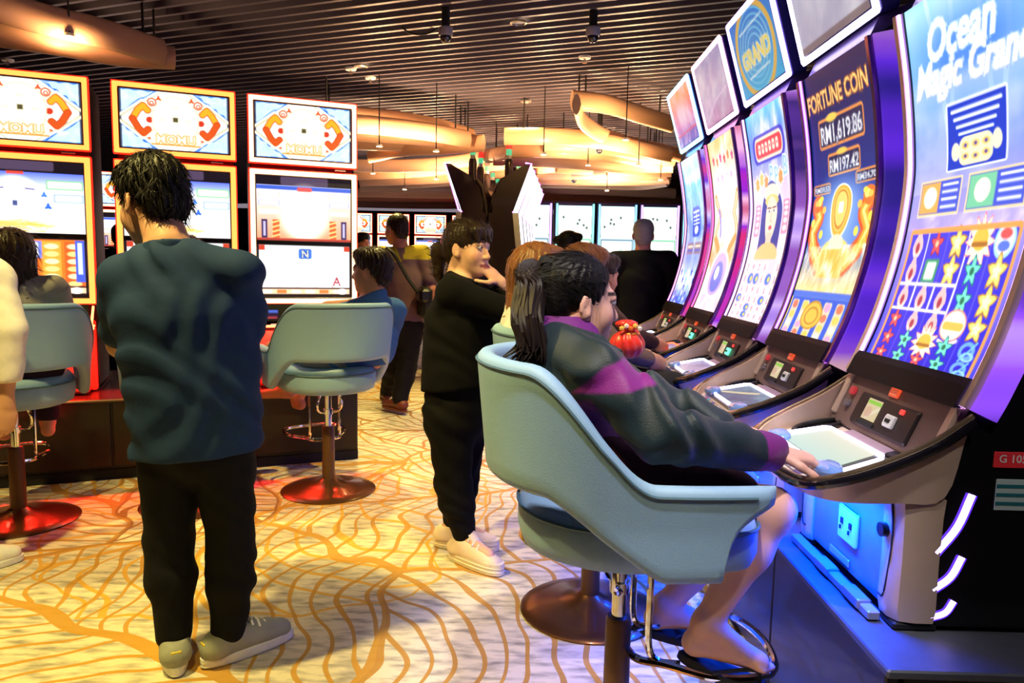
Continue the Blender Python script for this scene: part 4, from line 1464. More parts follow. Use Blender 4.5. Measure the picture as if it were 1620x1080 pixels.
    cr = MB(ORG).box(pt(.055, .058, .014), (.044, .034, .012), rot, .003).build('card_reader', WHITEP if i not in (2, 3) else glow('green_reader', (90, 240, 170), 2.0), bx)
    MB(ORG).box(pt(.055, .058, .0205), (.022, .010, .003), rot).build('card_slot', BLACKM, cr)
    MB(ORG).box(pt(.085, .092, .012), (.020, .014, .006), rot, .002).build('red_lamp', glow('red_lamp', (230, 50, 40), 1.2), bx)
    for k, (v_, mm) in enumerate(((.10, glow('red_button', (200, 30, 40), .6)), (.062, mat('button_chrome', (190, 190, 200), .2, .8)))):
        p0 = pt(-.205, v_, .004)
        MB(ORG).tube([p0, p0 + nr * .010], .0125, 12).build('round_button', mm, rp, True)
    sg = MB(ORG).box(pt(-.0, .133, .006), (.046, .026, .006), rot, .002).build('notice_tag', glow('tag_orange_glow', (240, 84, 40), .7), rp)  # tag given a glow to lift its orange out of the shade
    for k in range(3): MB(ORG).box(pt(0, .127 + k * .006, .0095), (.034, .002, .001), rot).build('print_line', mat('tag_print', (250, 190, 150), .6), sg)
    # deck furniture
    dup = unit(V(1, 0, .24)); dn = np.cross(V(0, -1, 0), dup)
    rotd = np.stack([V(0, -1, 0), dup, dn], 1)
    dp_ = lambda a, y, d=0.0: V(a, y, deck_z(a)) + dn * d
    quad = [(.885, .175), (.885, -.175), (.725, -.215), (.725, .215)]
    bd = MB(ORG); ring = [dp_(a, y, .014) for a, y in quad]; low = [dp_(a, y, -.004) for a, y in quad]
    bd.fan(ring); bd.loft([low, ring], closed_u=True); bdo = bd.build('button_deck', BLACK, root)
    cv = Canvas(40, .62, (30, 30, 50))
    if i == 0: cv.vgrad([(0, (250, 246, 220)), (1, (205, 240, 226))])
    elif i == 1: cv.vgrad([(0, (90, 120, 140)), (1, (60, 70, 110))]).line([(.1, .5), (.6, .1)], .08, (250, 230, 170)).clouds(2, (150, 190, 200), .6, 2)
    else: cv.vgrad([(0, (120, 110, 170)), (1, (200, 190, 220))]).clouds(2, (240, 235, 250), .7, i)
    ins = [(.872, .135), (.872, -.135), (.748, -.165), (.748, .165)]

    def Pd(us, vs):
        o_ = np.array(ORG)
        A_, B_, C_, D_ = [dp_(a, y, .0165) - o_ for a, y in ins]
        u, v = us[None, :, None], vs[:, None, None]
        return (A_ * (1 - u) + B_ * u) * (1 - v) + (D_ * (1 - u) + C_ * u) * v
    picture('touch_display', cv, Pd, SCRS, bdo)
    neon = [dp_(a, y, .017) for a, y in [(.880, .155), (.880, -.150), (.868, -.172), (.752, -.198), (.738, -.185), (.738, .185), (.752, .198), (.868, .172)]]
    MB(ORG).tube(neon, .0048, 6, closed=True).build('neon_rim', glow('neon_white', (224, 214, 255), 7) if i != 3 else glow('neon_red', (255, 70, 40), 5), bdo, True)
    for y in (.175, -.175):
        cc = dp_(.742, y * .98, .018)
        b_ = MB(ORG); n_ = 20
        rows = []
        for r_, h_ in ((1.0, -.004), (1.0, .006), (.86, .012), (.5, .0145), (.02, .015)):
            rows.append([cc + V(0, -1, 0) * .052 * r_ * math.cos(2 * PI * k / n_) + dup * .030 * r_ * math.sin(2 * PI * k / n_) + dn * h_ for k in range(n_)])
        b_.loft(rows, closed_u=True)
        b_.build('play_button', mat('button_blue', (110, 150, 225), .15, 0, coat=.6), bdo, True)
    cup = MB(ORG); cc = dp_(.87, .225, .008); n_ = 24
    ring = [cc + V(0, -1, 0) * .040 * math.cos(2 * PI * k / n_) + dup * .068 * math.sin(2 * PI * k / n_) for k in range(n_)]
    cup.tube(ring, .009, 8, closed=True)
    cup.fan([p - dn * .004 for p in ring])
    cup.build('oval_speaker', BLACK, root, True, 40)
    MB(ORG).box(dp_(.905, -.02, .008), (.24, .034, .016), rotd, .003).build('ticket_shelf', mat('shelf_mauve', (176, 150, 170), .35, .2), root)
    tk = MB(ORG).box(dp_(.905, -.16, .012), (.05, .03, .012), rotd, .003).build('ticket_slot', BLACK, root)
    # pay table strip at the front of the deck
    cv = Canvas(60, .16, (60, 40, 70))
    r_ = random.Random(i)
    for k in range(9): cv.rect(.02 + k * .11, .02, .11 + k * .11, .14, ((236, 190, 120), (220, 90, 130), (90, 70, 160), (240, 230, 220), (60, 190, 190))[r_.randrange(5)], .9)
    st_ = [(.712, .16), (.712, -.16), (.685, -.15), (.685, .15)]

    def Ps(us, vs):
        o_ = np.array(ORG)
        A_, B_, C_, D_ = [dp_(a, y, .003) - o_ for a, y in st_]
        u, v = us[None, :, None], vs[:, None, None]
        return (A_ * (1 - u) + B_ * u) * (1 - v) + (D_ * (1 - u) + C_ * u) * v
    picture('paytable_strip', cv, Ps, screen_mat('print_strip', .8), root)
    # underglow
    MB(ORG).box((.80, 0, .762), (.022, .46, .008), ch=.002).build('under_light', BLUEL, root)
    ld = bpy.data.lights.new('underglow', 'AREA'); ld.shape = 'RECTANGLE'; ld.size, ld.size_y = .46, .03
    ld.energy = 17.0; ld.color = (.0, .055, 1.0)
    lo = bpy.data.objects.new('underglow', ld); COL.objects.link(lo); lo.parent = root
    lo.location = V(.79, 0, .752) - V(*ORG)
    lo.rotation_euler = (0, R(18), R(90)) if False else (R(0), R(0), R(90))
    # topper
    tl, tt = V(1.062, 0, 2.09), V(.945, 0, 2.485)
    tu = unit(tt - tl); tn = np.cross(V(0, -1, 0), tu); H_ = np.linalg.norm(tt - tl)
    rott = np.stack([V(0, -1, 0), tu, tn], 1)
    tp = lambda y, v, d=0.0: tl + V(0, y, 0) + tu * v + tn * d
    top = MB(ORG).box(tp(0, H_ / 2, -.045), (.60, H_ - .01, .08), rott, .012).build('topper', mat('topper_blue', (36, 30, 90), .3, .3), root)
    tled = glow('topper_led_%d' % i, *(((230, 220, 255), 5), ((226, 216, 255), 5), ((190, 160, 255), 5), ((255, 170, 210), 5), ((120, 200, 255), 5))[i])
    rg_ = []
    e = .014
    for y, v in ((-.295, e), (.295, e), (.295, H_ - e), (-.295, H_ - e)): rg_.append((y, v))
    lf = MB(ORG)
    for k in range(4):
        (y0, v0), (y1, v1) = rg_[k], rg_[(k + 1) % 4]
        lf.box(tp((y0 + y1) / 2, (v0 + v1) / 2, -.002), (abs(y1 - y0) + .024, abs(v1 - v0) + .024, .018), rott, .006)
    lf.build('topper_frame', tled, top)
    A_ = .66
    picture('topper_display', art_topper(i), Pq(tp(0, H_ / 2, .003), .545, H_ - .062, V(0, -1, 0), tu), SCRT, top)
    MB(ORG).prism([(1.06, 2.03), (1.30, 2.02), (1.22, 2.16), (1.09, 2.10)], -.25, .25).build('topper_neck', mat('neck_violet', (90, 70, 130), .25, .6), root)
    return root


def add_text(name, s, h, loc, rgt, up, M, parent):
    v, t = text_tris(s)
    k = h / .72
    L_ = np.asarray(loc)[None] + v[:, :1] * k * rgt + v[:, 1:2] * k * up
    return add(name, L_, t, M, parent)


for i in range(5):
    slot_machine(i, 1.89 + .751 * i)


# ================================================================== LEFT BANK: machines with a top monitor and two stacked displays
SCRL = screen_mat('coin_display', 1.05)
SCRM = screen_mat('main_display', 1.25)
ORANGE = glow('orange_led', (255, 150, 66), 2.0)
AMBER = glow('amber_led', (255, 196, 146), 2.6)
REDL = glow('red_led', (255, 26, 10), 2.4)
REDM = mat('red_metal', (150, 26, 26), .3, .4)
DREDM = mat('dark_red_metal', (70, 16, 18), .35, .3)


def ring_frame(x0, x1, z0, z1, w, y0, y1, M, name, parent):
    m = MB()
    m.box(((x0 + x1) / 2, (y0 + y1) / 2, z1 - w / 2), (x1 - x0, y1 - y0, w), ch=.004)
    m.box(((x0 + x1) / 2, (y0 + y1) / 2, z0 + w / 2), (x1 - x0, y1 - y0, w), ch=.004)
    m.box((x0 + w / 2, (y0 + y1) / 2, (z0 + z1) / 2), (w, y1 - y0, z1 - z0 - 2 * w), ch=.004)
    m.box((x1 - w / 2, (y0 + y1) / 2, (z0 + z1) / 2), (w, y1 - y0, z1 - z0 - 2 * w), ch=.004)
    return m.build(name, M, parent)


def flat_pic(name, cv, x0, x1, z0, z1, y, M, parent):
    def P(us, vs):
        out = np.zeros((len(vs), len(us), 3))
        out[..., 0] = (x0 + (x1 - x0) * us)[None]; out[..., 1] = y; out[..., 2] = (z1 - (z1 - z0) * vs)[:, None]
        return out
    return picture(name, cv, P, M, parent)


_cc = {}


def coin_machine(k, loc, rz, label, group, lampfx=True, far=False):
    root = empty('slot_machine', loc, rz, label, 'slot machine', group)
    Z = -PLH                                    # heights below are above the carpet
    LED = AMBER if k == 2 else ORANGE
    zz = lambda z: z + Z
    MB().box((0, .62, zz(1.42)), (.66, .50, 1.84), ch=.01).build('cabinet', DREDM, root)
    MB().box((0, .61, zz(.715)), (.64, .54, .46), ch=.008).build('lower_door', mat('door_silver', (156, 140, 138), .35, .5), root)
    for s_ in (-1, 1):
        MB().box((s_ * .315, .318, zz(.70)), (.03, .06, .42), ch=.005).build('side_post', glow('post_glow', (255, 30, 14), .8), root)
    # top monitor
    tm = MB().box((0, .345, zz(2.127)), (.684, .05, .424), ch=.006).build('top_monitor', BLACK, root)
    ring_frame(-.345, .345, zz(1.912), zz(2.340), .007, .302, .34, REDL, 'red_border', tm)
    ring_frame(-.338, .338, zz(1.919), zz(2.333), .026, .296, .335, LED, 'light_frame', tm)
    ring_frame(-.312, .312, zz(1.945), zz(2.307), .010, .304, .33, DREDM, 'inner_frame', tm)
    flat_pic('coin_display', _cc.setdefault('coin%d' % (0 if far else k), art_coin(k)), -.303, .303, zz(1.954), zz(2.298), .312, SCRL, tm)
    # main displays
    mm = MB().box((0, .345, zz(1.445)), (.684, .05, .86), ch=.006).build('main_monitor', BLACK, root)
    ring_frame(-.345, .345, zz(1.008), zz(1.882), .007, .302, .34, REDL, 'red_border', mm)
    ring_frame(-.338, .338, zz(1.015), zz(1.875), .030, .296, .335, LED, 'light_frame', mm)
    ring_frame(-.308, .308, zz(1.045), zz(1.845), .008, .304, .33, BLACK, 'inner_frame', mm)
    flat_pic('main_display', _cc.setdefault('main%d' % k, art_main(k)), -.300, .300, zz(1.053), zz(1.837), .312, SCRM, mm)
    MB().box((0, .308, zz(1.41)), (.60, .008, .024)).build('display_divider', BLACK, mm)
    MB().box((.23, .30, zz(1.896)), (.07, .02, .008)).build('nameplate', mat('plate_grey', (200, 180, 180), .4, .4), root)
    # console
    pr = [(.30, zz(.86)), (.36, zz(.86)), (.36, zz(1.01)), (.30, zz(1.01)), (.25, zz(.90))]
    cs = MB().prism([(p[1] * 0 + p[0], p[1]) for p in pr], -.30, .30, np.array([[0, 1, 0], [1, 0, 0], [0, 0, 1]])).build('console', BLACK, root)
    cv = Canvas(30, .3, (70, 110, 160)).vgrad([(0, (170, 210, 240)), (1, (60, 100, 170))]).clouds(3, (30, 50, 90), .6, 4)
    up = unit(V(0, .05, .11)); c0 = V(0, .262, zz(.935))

    def P(us, vs):
        return (c0 + V(-.02, -.004, 0))[None, None] + ((us - .5) * .15)[None, :, None] * V(1, 0, 0) + ((.5 - vs) * .042)[:, None, None] * up
    picture('info_display', cv, P, SCRS, cs)
    MB().box((.13, .262, zz(.935)), (.04, .012, .014)).build('card_slot', WHITEP, cs)
    tray = MB().box((0, .19, zz(.866)), (.66, .20, .024), ch=.008).build('button_tray', mat('tray_red', (120, 40, 36), .25, .4), root)
    pth = [(-.325, .29, zz(.882)), (-.325, .12, zz(.882)), (-.30, .09, zz(.882)), (.30, .09, zz(.882)), (.325, .12, zz(.882)), (.325, .29, zz(.882))]
    MB().tube(smooth_path(pth, 30), .008, 6).build('neon_rim', glow('coral_neon', (255, 120, 70), 5), tray, True)
    for x in (-.2, -.08, .04, .16):
        MB().box((x, .16, zz(.884)), (.07, .05, .012), ch=.004).build('button', glow('button_light', (250, 180, 150), .7), tray)
    cv = Canvas(14, .6, (30, 20, 60)).rect(.05, .05, .95, .2, (90, 130, 255)).rect(.1, .4, .9, .55, (200, 70, 80))
    flat_pic('side_display', cv, -.29, -.18, zz(.915), zz(.975), .255, SCRS, cs)
    for x in (-.325, .325):
        MB().tube([(x, .30, zz(1.0)), (x * .98, .285, zz(.93)), (x * .98, .24, zz(.885))], .007, 6).build('corner_neon', glow('coral_neon', (255, 120, 70), 5), cs, True)
    MB().box((0, .27, zz(.50)), (.60, .20, .02), ch=.004).build('base_plate', REDM, root)
    MB().box((0, .20, zz(.846)), (.56, .012, .008)).build('under_light', REDL, root)
    if lampfx:
        ld = bpy.data.lights.new('underglow', 'AREA'); ld.shape = 'RECTANGLE'; ld.size, ld.size_y = .56, .05
        ld.energy = 16.0; ld.color = (1.0, .03, .015)
        lo = bpy.data.objects.new('underglow', ld); COL.objects.link(lo); lo.parent = root
        lo.location = (0, .20, zz(.838)); lo.rotation_euler = (R(14), 0, 0)
    return root


lb = ['orange framed machine at the picture edge showing amber reels', 'orange framed machine behind the man in the navy shirt', 'machine with pale amber frame and white reels lettered N and A']
GL = 'orange framed machines of the left bank'
for k, s_ in enumerate((-.797, .008, .768)):
    c = PB + EB * s_
    coin_machine(k, (c[0], c[1], PLH), HB, lb[k], GL)

# farther bank of the same kind, seen beyond the man with the shoulder bag
fa = coin_machine(2, (-2.62, 15.6, PLH), R(4), 'far orange framed machine left of the bag carrying man', 'far machines beyond the aisle', False, True)
MB().box((-2.0, 16.25, PLH / 2), (5.2, 1.2, PLH)).build('machine_plinth', PLM)
tag(bpy.data.objects['machine_plinth.002'], 'far black plinth under the small distant machines', 'plinth')
fl_ = ['far orange framed machine behind the head of the bag carrying man', 'far orange framed machine with a teal coin picture beside the ponytail', 'far machine half hidden behind the woman in black', 'farthest left distant machine hidden by the amber frame']
for j, dx in enumerate((.80, 1.62, 2.44, -.80)):
    o = copy_tree(fa)
    o.location = (-2.62 + dx, 15.6 + .07 * dx, PLH)
    o['label'] = fl_[j]
# a bank glimpsed through the gap between the two left machines
fb = copy_tree(fa); fb.location = (-5.55, 8.6, PLH); fb.rotation_euler = (0, 0, R(18)); tag(fb, 'machine glimpsed through the gap beside the amber reels', 'slot machine', 'machines behind the left bank')
fb = copy_tree(fa); fb.location = (-4.75, 8.85, PLH); fb.rotation_euler = (0, 0, R(18)); tag(fb, 'machine glimpsed just left of the man in navy', 'slot machine', 'machines behind the left bank')
o = MB().box((0, .6, PLH / 2), (2.6, 1.2, PLH)).build('machine_plinth', PLM); o.location = (-5.1, 8.73, 0); o.rotation_euler = (0, 0, R(18))
tag(o, 'plinth behind the left bank seen through the gap', 'plinth')

# ================================================================== MIDDLE BANK: dark curved backs with lamp candles
MID = R(-4.6)
md, ml = V(math.sin(-MID), math.cos(MID), 0), V(math.cos(MID), -math.sin(-MID), 0)
CANR, CANG, CANW = glow('candle_red', (230, 40, 30), 1.2), glow('candle_green', (70, 190, 130), .9), mat('candle_base', (220, 220, 210), .4)
BACKM = mat('back_shell', (30, 20, 22), .3, .2, coat=.3)
SCRW = screen_mat('white_display', 1.3)


def back_machine(sd):
    """sd -1: the player sits on the left; origin in the middle of the base, local y along the row"""
    root = empty('slot_machine', (0, 0, 0))
    q = lambda pts: [(sd * a, z) for a, z in pts]
    MB().prism(q([(.02, 0), (.62, 0), (.62, .95), (.42, 1.0), (.30, 1.9), (.02, 1.9)]), -.30, .30).build('cabinet', BACKM, root)
    MB().prism(q([(.42, 1.02), (.46, 1.02), (.36, 1.88), (.32, 1.88)]), -.27, .27).build('main_display', glow('pale_display', (240, 240, 255), 2.5), root)
    for y0 in (-.30, .27):
        MB().prism(q([(.40, 1.0), (.47, 1.0), (.37, 1.9), (.30, 1.9)]), y0, y0 + .03).build('side_frame', mat('silver_frame', (210, 200, 205), .25, .6), root)
    tp = MB().prism(q([(.06, 1.86), (.30, 1.90), (.50, 2.46), (.44, 2.46), (.16, 2.30), (.06, 2.05)]), -.29, .29).build('topper', BACKM, root)
    MB().prism(q([(.305, 1.92), (.315, 1.92), (.512, 2.45), (.50, 2.45)]), -.26, .26).build('topper_display', glow('white_display_plain', (250, 250, 255), 2.6), tp)
    for y in (-.292, .292):
        MB().tube([(sd * .30, y, 1.905), (sd * .34, y, 1.93), (sd * .512, y, 2.47), (sd * .44, y, 2.475)], .010, 6).build('edge_neon', glow('pink_neon', (240, 110, 255), 5), tp)
    for y in (-.16, .02, .20):
        MB().tube(smooth_path([(sd * .16, y, 2.31), (sd * .08, y, 2.18), (sd * .04, y, 2.0), (sd * .02, y, 1.86)], 12), .02, 8).build('back_rib', BACKM, tp, True)
    cn = MB().lathe([(.045, 0), (.05, .02), (.05, .30), (.04, .34), (.001, .34)], (sd * .22, 0, 2.22), 14).build('candle_post', BACKM, root, True)
    MB().lathe([(.03, 0), (.03, .045), (.001, .045)], (sd * .22, 0, 2.56), 12).build('white_ring', CANW, cn, True)
    MB().lathe([(.034, 0), (.034, .07), (.001, .07)], (sd * .22, 0, 2.605), 12).build('green_lamp', CANG, cn, True)
    MB().lathe([(.036, 0), (.036, .05), (.028, .06), (.028, .085), (.001, .09)], (sd * .22, 0, 2.675), 12).build('red_lamp', CANR, cn, True)
    return root


protoL, protoR = back_machine(-1), back_machine(1)
ordn = ['first', 'second', 'third', 'fourth', 'fifth']
for sd, proto in ((-1, protoL), (1, protoR)):
    for i in range(5):
        o = proto if i == 0 else copy_tree(proto)
        c = V(-.30, 8.9, 0) + md * (.74 * i)
        o.location = (c[0], c[1], 0)
        o.rotation_euler = (0, 0, MID)
        tag(o, ('%s dark machine from the front in the middle bank, %s' % (ordn[i], 'facing left' if sd < 0 else 'facing right with white screens')), 'slot machine', 'back to back machines of the middle bank')

# ================================================================== FAR RIGHT: wall of white displays
FARF = mat('far_cabinet', (60, 40, 70), .4, .2)
for i in range(7):
    x = -.42 + .735 * i
    root = empty('slot_machine', (x, 12.6, 0), 0, None, 'slot machine', 'white far machines before the back wall')
    MB().box((0, .30, 1.2), (.70, .5, 2.40), ch=.01).build('cabinet', FARF, root)
    flat_pic('display', art_far(i), -.29, .29, .85, 2.33, .04, SCRW, root)
    for s_ in (-1, 1):
        MB().box((s_ * .315, .03, 1.6), (.03, .03, 1.52)).build('side_light', glow('far_led_%d' % (i % 3), ((120, 190, 255), (214, 150, 255), (120, 230, 220))[i % 3], 2.0), root)
    MB().box((0, -.08, .80), (.66, .30, .06), ch=.01).build('button_tray', BLACK, root)
    root['label'] = ['white screened far machine just right of the middle bank', 'white screened far machine above the bun haired woman', 'white screened far machine left of the suited man',
                     'white screened far machine behind the suited man', 'white screened far machine beside the curved row', 'far white machine hidden behind the curved row', 'last far white machine behind the curved row'][i]


# ================================================================== CHAIRS: upholstered tub on a disc base
def make_chair(tilt=0):
    """faces local +x; origin on the floor under the pole"""
    root = empty('lounge_chair', (0, 0, 0))
    MB().lathe([(.262, 0), (.264, .006), (.255, .012), (.20, .022), (.12, .036), (.06, .052), (.038, .070), (.001, .07)], n=40).build('base_disc', BROWN, root, True)
    MB().lathe([(.036, .05), (.034, .36), (.030, .372), (.001, .372)], n=20).build('pole', BROWNP, root, True)
    MB().lathe([(.020, .36), (.020, .59), (.001, .59)], n=16).build('gas_lift', CHROME, root, True)
    fr = MB()
    for s_ in (-1, 1):
        fr.tube(smooth_path([(.06, s_ * .085, .595), (.06, s_ * .085, .44), (.062, s_ * .085, .33), (.085, s_ * .09, .295), (.14, s_ * .10, .29)], 20), .009, 8)
    fr.build('foot_bracket', CHROME, root, True)
    lp = smooth_path([(.10, -.10, .29), (.22, -.165, .29), (.36, -.15, .292), (.405, 0, .292), (.36, .15, .292), (.22, .165, .29), (.10, .10, .29), (.03, .06, .29), (.03, -.06, .29)], 54, True)
    MB().tube(lp, .0105, 8, closed=True).build('foot_ring', CHROME, root, True)
    jn = MB()
    for s_ in (-1, 1): jn.tube(smooth_path([(-.03, s_ * .045, .59), (-.03, s_ * .07, .50), (-.02, s_ * .055, .46), (0, s_ * .02, .45)], 14), .007, 6)
    jn.tube([(0, 0, .44), (0, 0, .47)], .027, 14)
    jn.build('lift_collar', CHROME, root, True)
    # seat cushion: rounded tub
    n = 44

    def outline(k, dz):
        pts = []
        for j in range(n):
            a = 2 * PI * j / n
            ca, sa = math.cos(a), math.sin(a)
            e = .36
            x = .285 * abs(ca) ** e * (1 if ca > 0 else -1); y = .262 * abs(sa) ** e * (1 if sa > 0 else -1)
            if x < 0:      # round at the back
                x, y = .285 * ca, .262 * (abs(sa) ** .85) * (1 if sa > 0 else -1)
            pts.append((x * k + .01, y * k, dz))
        return pts
    rows = [outline(.30, .586), outline(.86, .586), outline(.965, .600), outline(1.0, .632), outline(1.0, .680), outline(.965, .712), outline(.86, .728), outline(.3, .732)]
    st = MB().loft(rows, closed_u=True); st.fan(rows[0], True); st.fan(rows[-1])
    so = st.build('seat', FABRIC, root, True, 60)
    MB().tube(outline(1.003, .694), .0045, 6, closed=True).build('piping', FABRICD, so, True)
    # wrap-around shell: back and arms
    T = .05
    m = 120
    path, top, bot = [], [], []
    for j in range(m + 1):
        u = -1 + 2 * j / m
        a = abs(u)
        sg = 1 if u >= 0 else -1
        if a < .52:                                     # the back: an arc
            th = a / .52 * R(78)
            x, y = -.045 - .285 * math.cos(th), .295 * math.sin(th) / math.sin(R(78)) * .985
        else:                                           # the arm
            t = (a - .52) / .48
            x, y = -.045 - .285 * math.cos(R(78)) + t * .375, .2905 + .012 * math.sin(t * PI)
        path.append((x, sg * y))
        hb = 1.085
        ha = .835
        k = np.clip((a - .30) / .36, 0, 1); k = k * k * (3 - 2 * k)
        top.append(hb * (1 - k) + ha * k - .012 * a)
        kb = np.clip((a - .34) / .34, 0, 1); kb = kb ** 1.5 * (1.6 - .6 * kb)
        b0 = .775 * (1 - kb) + .600 * kb
        if a > .86: b0 += ((a - .86) / .14) ** .30 * .175
        bot.append(b0)
    path = np.array(path)
    tg = np.gradient(path, axis=0); tg /= np.linalg.norm(tg, axis=1)[:, None]
    nr = np.stack([tg[:, 1], -tg[:, 0]], 1)            # outwards
    if (nr[m // 2] @ np.array([-1, 0])) < 0: nr = -nr
    sec = []                                            # cross-section: (offset across, height 0..1, extra)
    ns = 7
    for k in range(ns): sec.append((-.5, k / (ns - 1)))
    for k in range(1, 5): sec.append((-.5 * math.cos(PI * k / 5), 1 + 0.0))
    rows = []
    for j in range(m + 1):
        z0, z1 = bot[j], top[j]
        flare = lambda z: .035 * max(0, (z - .72)) / .36
        r_ = T / 2
        endk = 1.0
        a = abs(-1 + 2 * j / m)
        if a > .955: endk = math.sqrt(max(.08, 1 - ((a - .955) / .045) ** 2))
        ring = []
        K = 8
        hs = [z0 + r_ + (z1 - z0 - 2 * r_) * k / K for k in range(K + 1)]
        for z in hs: ring.append((r_ * endk, z))
        for k in range(1, 6): ring.append((r_ * endk * math.cos(PI * k / 6), z1 - r_ + r_ * math.sin(PI * k / 6)))
        for z in hs[::-1]: ring.append((-r_ * endk, z))
        for k in range(1, 6): ring.append((-r_ * endk * math.cos(PI * k / 6), z0 + r_ - r_ * math.sin(PI * k / 6)))
        rows.append([(path[j][0] + nr[j][0] * (o_ + flare(z)), path[j][1] + nr[j][1] * (o_ + flare(z)), z) for o_, z in ring])
    sh = MB().loft(rows, closed_u=True); sh.fan(rows[0], True); sh.fan(rows[-1])
    sho = sh.build('back_shell', FABRIC, root, True, 70)
    pp = []
    for j in range(4, m - 3):
        z = top[j] - .022
        fl_ = .035 * max(0, z - .72) / .36
        o_ = T / 2 + .001 + fl_
        pp.append((path[j][0] + nr[j][0] * o_, path[j][1] + nr[j][1] * o_, z))
    MB().tube(pp, .004, 6).build('piping', FABRICD, sho, True)
    return root


ch0 = make_chair()
CH = [('near teal tub chair holding the woman in the green and purple jacket', .30, 1.84, 4),
      ('teal tub chair next along, its back touched by the standing woman', .315, 2.62, 6),
      ('teal tub chair at the third curved machine, only its brown base showing', .33, 3.35, 2),
      ('teal tub chair at the fourth curved machine, mostly hidden behind others', .34, 4.08, 0),
      ('teal tub chair of the man in the blue polo shirt', -1.03, 4.00, 122),
      ('teal tub chair at the left edge under the woman with shoulder length hair', -2.40, 3.42, 128),
      ('teal tub chair hidden behind the man in navy, brown base showing', -1.68, 3.72, 112)]
for i, (lb, x, y, a) in enumerate(CH):
    o = ch0 if i == 0 else copy_tree(ch0)
    o.location = (x, y, 0)
    o.rotation_euler = (0, 0, R(a))
    tag(o, lb, 'chair', 'teal tub chairs')


# ================================================================== PEOPLE
def cut_seg(p, t0, t1, e0=0.0, e1=None, k=None):
    """piece of a limb between t0 and t1, thickened by e"""
    e1 = e0 if e1 is None else e1
    a, b, ra, rb = np.asarray(p[1], float), np.asarray(p[2], float), p[3], p[4]
    A, B = a + (b - a) * t0, a + (b - a) * t1
    r0, r1 = ra + (rb - ra) * t0 + e0, ra + (rb - ra) * t1 + e1
    kk = p[-1] if k is None else k
    if p[0] == 'ecap':
        return ('ecap', A, B, r0, r1, p[5], min(1, p[6] + .04), kk)
    return ('cap', A, B, r0, r1, kk)


def segments(J, s=1.0, fem=False, belly=0.0):
    f = J['fwd']
    mid = lambda a, b, t: J[a] + (J[b] - J[a]) * t
    hipw, wst, chs = (.155, .125, .142) if fem else (.150, .138, .160)
    wst += belly
    S = {}
    S['hips'] = [('ecap', J['pel'] - unit(J['chs'] - J['pel']) * .03, mid('pel', 'chs', .35), hipw * s, wst * s, f, .74, .04)]
    S['belly'] = [('ecap', mid('pel', 'chs', .30), J['chs'], wst * s, chs * s, f, .70, .04)]
    S['chest'] = [('ecap', J['chs'], J['chs'] + (J['nck'] - J['chs']) * .45, chs * s, .112 * s, f, .66, .05)]
    for d in 'LR':
        S['yoke' + d] = [('cap', J['chs'] + (J['nck'] - J['chs']) * .78, J['sh' + d], .058 * s, (.052 if fem else .058) * s, .04)]
        S['uarm' + d] = [('cap', J['sh' + d], J['el' + d], (.046 if fem else .050) * s, (.036 if fem else .040) * s, .02)]
        S['farm' + d] = [('cap', J['el' + d], J['wr' + d], (.037 if fem else .042) * s, .026 * s, .015)]
        S['thigh' + d] = [('cap', J['hip' + d], J['kn' + d], .082 * s, .056 * s, .03)]
        S['calf' + d] = [('cap', J['kn' + d], J['kn' + d] + (J['an' + d] - J['kn' + d]) * .35, .053 * s, .054 * s, .03),
                         ('cap', J['kn' + d] + (J['an' + d] - J['kn' + d]) * .35, J['an' + d], .053 * s, .034 * s, .03)]
        tv = J['toe' + d] - J['an' + d]
        low = V(0, 0, 1.0)
        heel = J['an' + d] - unit(V(tv[0], tv[1], 0)) * .028 * s
        heel[2] = J['toe' + d][2] + (J['an' + d][2] - J['toe' + d][2]) * .25
        S['foot' + d] = [('cap', J['an' + d], heel, .034 * s, .030 * s, .02), ('cap', heel, J['toe' + d], .030 * s, .024 * s, .02),
                         ('cap', J['an' + d], J['toe' + d], .034 * s, .02 * s, .02)]
    return S


def hair_solid(c, M, s, prims, res, seed, tufts, flow, amp=.003):
    W = lambda x, y, z: c + s * (x * M[0] + y * M[1] + z * M[2])
    P = []
    for p in prims:
        if p[0] in ('ell', 'subell'): P.append((p[0], W(*p[1]), [t * s for t in p[2]], M, p[3] * s))
        else: P.append((p[0], W(*p[1]), W(*p[2]), p[3] * s, p[4] * s, p[5] * s))
    ph = np.random.default_rng(seed).uniform(0, 6, 6)

    def dsp(Q):
        q = (Q - c) @ M.T
        an = np.arctan2(q[:, 0], -q[:, 1])
        return amp * (np.sin(an * 26 + 3 * np.sin(q[:, 2] * 30 + ph[0]) + ph[1]) + .6 * np.sin(an * 47 + 5 * np.sin(q[:, 2] * 22 + ph[2]) + q[:, 2] * 60))
    v, q = solid(P, res, disp=dsp)
    parts = [(v, q)]
    if tufts:
        n_, L_, w_ = tufts[:3]
        parts.append(strands(v, q, n_, L_ * s, w_, lambda p: flow((p - c) @ M.T / s) @ M, seed, lift=tufts[3] if len(tufts) > 3 else .004))
    return join_vf(parts)


